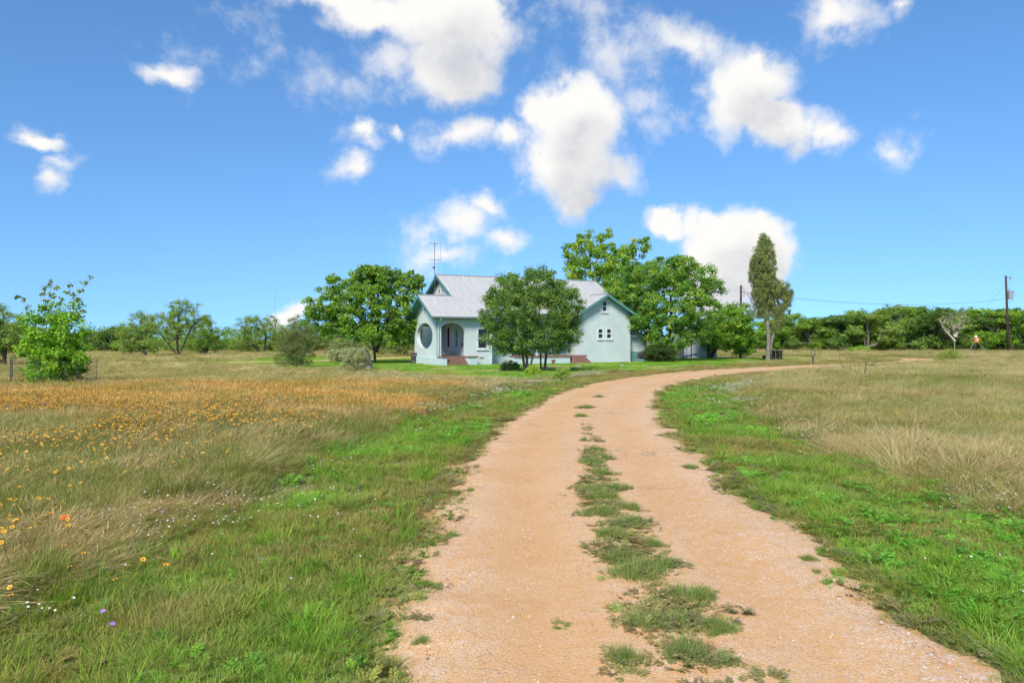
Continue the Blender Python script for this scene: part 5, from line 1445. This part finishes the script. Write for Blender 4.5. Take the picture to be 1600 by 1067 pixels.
for i, (px, py, w_) in enumerate(strip):
    x, y = gp(px, py); s = (w_ / FPX * y) / .30 * 1.0
    o = link(bpy.data.objects.new('weed_clump', CM[i % 4])); o.location = (x, y, .028); o.rotation_euler = (0, 0, i * 2.4); o.scale = (s, s, (.9 + .6 * s))
    tag(o, '%s clump of grey-green weeds along the middle of the drive, counted from the camera' % ORD[i], 'weeds', 'weed clumps along the middle of the drive')
side = [(708, 843, 16), (735, 770, 7), (1188, 732, 10), (1078, 733, 16), (1030, 683, 8), (1040, 668, 7), (1262, 880, 16), (1275, 902, 12), (1312, 868, 16), (660, 1010, 16), (748, 742, 7), (740, 720, 6), (690, 800, 10)]
side.sort(key=lambda q: -q[1])
for i, (px, py, w_) in enumerate(side):
    x, y = gp(px, py); s = (w_ / FPX * y) / .30 * 1.1
    o = link(bpy.data.objects.new('weed_clump', CM[(i + 1) % 4])); o.location = (x, y, .02); o.rotation_euler = (0, 0, i * 1.7); o.scale = (s, s, (.6 + .7 * s))
    tag(o, '%s small weed tuft at the gravel edges, counted from the camera' % ORD[i], 'weeds', 'small weed tufts at the gravel edges')

# low herbs straggling between the clumps
n = 1900; yy = 2.5 + 12.5 * rs.rand(n) ** 1.2; cx = np.interp(yy, [3.75, 4.5, 5.5, 7, 9, 11, 12.5, 18], [.86, .92, .90, .92, 1.0, 1.22, 1.38, 1.75])
xx = cx + rs.normal(size=n) * .15 * np.interp(yy, [3, 7, 13], [1.15, .8, .5])
kp = (fbm(xx, yy, 2.3, 3, 31) > .50 + .05 * rs.normal(size=n)) & (rs.rand(n) < np.interp(yy, [3, 11, 12.5, 15], [1, 1, .35, .06])); xx, yy = xx[kp], yy[kp]; n = len(xx)
s = .28 + .4 * rs.rand(n); c = jit(np.tile((.20, .21, .11), (n, 1)), .3)
scatter('strip_herbs', 'grey-green herbs straggling along the middle of the drive', 'weeds', 'leafy_weed', np.stack([xx, yy, np.full(n, .022)], 1), rots(n, .15), np.stack([s, s, s * .9], 1), c, c * 1.15, 16)
# loose stones on the drive
import bmesh as _bm
def pebble(seed, mat):
    rs_ = np.random.RandomState(seed); bm = _bm.new(); _bm.ops.create_icosphere(bm, subdivisions=1, radius=1)
    for v in bm.verts: v.co *= 1 + .2 * rs_.normal(); v.co.z *= .6
    me = bpy.data.meshes.new('pebble'); bm.to_mesh(me); bm.free(); me.materials.append(mat); return me
mp_, T, b, out = new_mat('pebble'); T.l.new(T.add('ShaderNodeAttribute', attribute_type='INSTANCER', attribute_name='tint').outputs['Color'], b.inputs['Base Color']); b.inputs['Roughness'].default_value = .9
lib('pebble', [pebble(i, mp_) for i in range(4)])
n = 60000
t = rs.rand(n) ** 1.5
yy = 1.5 + 22 * t; ii = np.interp(yy, RC[:120, 1], np.arange(120)); cx = np.interp(ii, np.arange(120), RC[:120, 0]); hwid = np.interp(ii, np.arange(120), RC[:120, 2])
q = rs.rand(n) * 2 - 1; xx = cx + q * hwid * .97
den = .35 + .65 * sstep(np.abs(np.abs(q) - .5), .12, .4) + .3 * (q > 0); den *= sstep(fbm(xx, yy, 1.2, 3, 5), .25, .6)
kp = rs.rand(n) < den; xx, yy, q = xx[kp], yy[kp], q[kp]; n = len(xx)
sz = .0028 + .0065 * rs.rand(n) ** 3 + .002 * (rs.rand(n) < .08)
pal_ = np.array([(.60, .47, .37), (.64, .57, .51), (.56, .34, .22), (.48, .28, .17), (.42, .38, .36), (.66, .44, .32)])
c = jit(pal_[rs.choice(6, n, p=[.24, .20, .22, .16, .06, .12])], .15)
scatter('gravel', 'loose pale and reddish stones on the drive', 'gravel', 'pebble', np.stack([xx, yy, .022 - .018 * np.exp(-((np.abs(q) - .52) / .2) ** 2) + .004 + (fbm(xx, yy, .8, 2, 8) - .5) * .02], 1), rots(n, .4), np.stack([sz, sz * (.7 + .5 * rs.rand(n)), sz], 1), c, None, 7)

# wildflowers
def petal_mat(name, col, dk):
    m, T, b, out = new_mat(name)
    co = T.add('ShaderNodeTexCoord').outputs['Object']; n_ = T.noise(co, 30, 3, .5)
    T.l.new(T.mix(n_.outputs['Fac'], col, dk), b.inputs['Base Color']); b.inputs['Roughness'].default_value = .6
    return m
M['petal'] = petal_mat('golden_petal', (.92, .50, .02), (.90, .40, .015))
M['petal_red'] = petal_mat('red_petal', (.72, .09, .02), (.78, .2, .02))
M['petal_white'] = petal_mat('white_petal', (.80, .80, .74), (.74, .74, .66))
M['petal_violet'] = petal_mat('violet_petal', (.34, .16, .50), (.42, .22, .55))
M['eye'] = petal_mat('flower_eye', (.16, .035, .015), (.22, .06, .02))
M['stem'] = simple('flower_stem', (.11, .16, .05), .8, .2, .1, 6, 0)
def petals(nP, r0, r1, wd, z, cup):
    mb = MB()
    for i in range(nP):
        a = i / nP * 6.283; c, s = math.cos(a), math.sin(a); w2 = wd
        def p(r, o, h): return (c * r - s * o, s * r + c * o, z + h)
        mb.add([p(r0, -w2 * .35, 0), p(r0, w2 * .35, 0), p(r1 * .7, w2 * .55, cup * .7), p(r1, w2 * .35, cup), p(r1 * 1.02, 0, cup * .9), p(r1, -w2 * .35, cup), p(r1 * .7, -w2 * .55, cup * .7)], [tuple(range(7))])
    return mb
def me_of(mb, name, mat):
    me = bpy.data.meshes.new(name); me.from_pydata(mb.v, [], mb.f); me.materials.append(mat); return me
FH = .42
me_pet = me_of(petals(8, .004, .018, .0145, FH, .004), 'petals', M['petal'])
me_ped = me_of(petals(9, .005, .025, .018, FH, .004), 'petals', M['petal_red'])
me_eye = me_of(MB().tube([(0, 0, FH - .003), (0, 0, FH + .004), (0, 0, FH + .007)], [.007, .007, .003], 8), 'eye', M['eye'])
me_stm = me_of(MB().tube([(.02, .0, -.02), (.006, .0, FH * .5), (0, 0, FH - .003)], .0014, 4), 'stem', M['stem'])
def joined(parts, name):
    vs = []; fs = []; mi = []; mats = []
    for me in parts:
        o = len(vs); vs += [tuple(v.co) for v in me.vertices]; mats.append(me.materials[0])
        for p in me.polygons: fs.append(tuple(i + o for i in p.vertices)); mi.append(len(mats) - 1)
    me = bpy.data.meshes.new(name); me.from_pydata(vs, [], fs)
    for m_ in mats: me.materials.append(m_)
    me.polygons.foreach_set('material_index', np.array(mi, np.int32)); return me
me_flower = joined([me_stm, me_pet, me_eye], 'golden_flower')
lib('golden_flower', [me_flower, me_flower.copy()])
me_w = joined([me_of(MB().tube([(0, 0, -.02), (0, 0, .16)], .001, 3), 's', M['stem']), me_of(petals(9, .002, .011, .006, .16, .001), 'p', M['petal_white'])], 'white_flower')
lib('white_flower', [me_w, me_w.copy()])
me_v = joined([me_of(MB().tube([(0, 0, -.02), (0, 0, .14)], .001, 3), 's', M['stem']), me_of(petals(6, .002, .014, .011, .14, .002), 'p', M['petal_violet'])], 'violet_flower')
rs = np.random.RandomState(1234)
# golden flowers: patches in the left meadow, few on the right
cand = 150000
fy = 4.5 + 28 * rs.rand(cand) ** .9; fx = -(fy * .78 + 2) + rs.rand(cand) * (fy * .78 + 2 + 1.5)
fe = road_edge(fx, fy)
pp = sstep(fbm(fx, fy * 1.5, .38, 3, 19), .42, .66) * sstep(fe, 2.6, 3.4) * (1 - lawn_w(fx, fy)) * (.30 + .7 * sstep(fy, 9, 15)) * (.3 + .7 * sstep(-fx, 3.5, 7)) * sstep(34 - fy, 0, 6)
pp = pp * (.55 + .45 * sstep(fy, 10, 14)) * (1 - .80 * sstep(fy, 12, 21))
pp = pp + .05 * peach(fx, fy) * sstep(fe, 3.0, 4)
kp = rs.rand(cand) < pp * 1.0
fx, fy = fx[kp], fy[kp]
n2 = 70
ry = 10 + 16 * rs.rand(n2); rx_ = 6 + (.70 * ry - 5) * rs.rand(n2); ok = road_edge(rx_, ry) > 3.0
fx = np.concatenate([fx, rx_[ok]]); fy = np.concatenate([fy, ry[ok]])
# near flowers picked out one by one in the photograph
near = [(23, 859), (35, 830), (68, 816), (82, 796), (95, 795), (15, 798), (126, 834), (125, 830), (168, 820), (202, 812), (208, 820), (221, 790), (250, 808), (145, 806), (52, 783), (20, 783), (3, 783), (22, 787), (96, 782), (203, 798), (137, 780), (232, 756), (215, 763), (188, 730), (255, 718), (366, 746), (380, 750), (338, 735), (392, 718), (425, 728), (160, 745), (68, 762), (60, 770)]
for px, py in near:
    Yn = (EYE - .42 - .12) * FPX / (py - HOR); fx = np.append(fx, at(px, Yn)); fy = np.append(fy, Yn)
nF = len(fx); dist = np.hypot(fx, fy)
infr = (np.abs(fx) < fy * .70)
order = np.argsort(np.where(infr, dist, dist + 1000))
fz = gz(fx, fy)
sc_ = .5 + .42 * rs.rand(nF)
tilt = rs.normal(size=(nF, 2)) * .25
hgt = (.68 + .32 * rs.rand(nF)) * (1 - .25 * sstep(fy, 24, 32))
for r_i, i in enumerate(order[:300]):
    e = empty('golden_flower', (fx[i], fy[i], fz[i] - .03))
    e.rotation_euler = (tilt[i, 0] + .25, tilt[i, 1], rs.rand() * 6.28); s = sc_[i]; e.scale = (s * 1.12, s * 1.12, hgt[i])
    for nm, me in (('stem', me_stm), ('petals', me_pet), ('eye', me_eye)):
        link(bpy.data.objects.new(nm, me), e)
    tag(e, 'golden orange wildflower with a dark eye among the nearer meadow grass', 'flower', 'golden wildflowers nearest the camera')
rest = order[300:]
kk = len(rest)
far = 1.0
scatter('golden_flowers', 'drifts of golden orange wildflowers across the left meadow', 'flowers', 'golden_flower', np.stack([fx[rest], fy[rest], fz[rest] - .03], 1),
        np.stack([tilt[rest, 0] + .3, tilt[rest, 1], rs.rand(kk) * 6.28], 1), np.stack([sc_[rest] * far * 1.25, sc_[rest] * far * 1.25, hgt[rest]], 1), None, None, 8)
for i, (px, py, s, lb) in enumerate([(117, 795, 1.25, 'large red-orange wildflower standing out in the left meadow'), (1214, 688, 1.2, 'red-orange wildflower at the right verge edge of the field'), (1430, 664, 1.1, 'red wildflower in the middle of the right field'), (1456, 686, 1.0, 'small red wildflower just right of the middle one in the right field'), (545, 667, 1.0, 'red wildflower by the dark grass at the left meadow corner')]):
    Yn = (EYE - .40) * FPX / (py - HOR); x = at(px, Yn)
    e = empty('red_flower', (x, Yn, gz1(x, Yn) - .03)); e.rotation_euler = (.35, 0, i); e.scale = (s, s, .95)
    for nm, me in (('stem', me_stm), ('petals', me_ped), ('eye', me_eye)): link(bpy.data.objects.new(nm, me), e)
    tag(e, lb, 'flower', 'red wildflowers')
for i, (px, py, lb) in enumerate([(169, 936, 'violet flower in the near left verge'), (167, 958, 'lower violet flower in the near left verge'), (394, 874, 'tiny violet flower near the middle of the left verge'), (1365, 667, 'pale violet flower in the right field')]):
    x, y = gp(px, py); y *= .92; x *= .92
    o = link(bpy.data.objects.new('violet_flower', me_v)); o.location = (x, y, gz1(x, y)); o.rotation_euler = (.4, 0, i); o.scale = (1.2, 1.2, 1.1)
    tag(o, lb, 'flower', 'violet flowers')
# small white flowers along the meadow edges and in a pale band before the lawn
c_ = 70000
wy = 4.5 + 32 * rs.rand(c_); wx = -9 + 20 * rs.rand(c_) ; we = road_edge(wx, wy)
pw = sstep(fbm(wx, wy, .7, 2, 29), .52, .66) * np.exp(-((we - 2.5) / .9) ** 2) * .9 + .04 * (we > .6) * (we < 3) + .45 * np.exp(-((wy - front_lawn(wx) + 2.0) / 1.6) ** 2) * (wx < 0) * (we > 2)
kp = (rs.rand(c_) < pw) & (we > .3); wx, wy = wx[kp], wy[kp]; kk = len(wx)
s = (.5 + .35 * rs.rand(kk)) * (1 + .9 * sstep(wy, 9, 22))
scatter('white_flowers', 'tiny white daisies dotted along the meadow edges', 'flowers', 'white_flower', np.stack([wx, wy, gz(wx, wy)], 1), np.stack([rs.normal(size=kk) * .25 + .3, rs.normal(size=kk) * .25, rs.rand(kk) * 6.28], 1), np.stack([s, s, .9 + .7 * rs.rand(kk)], 1), None, None, 9)
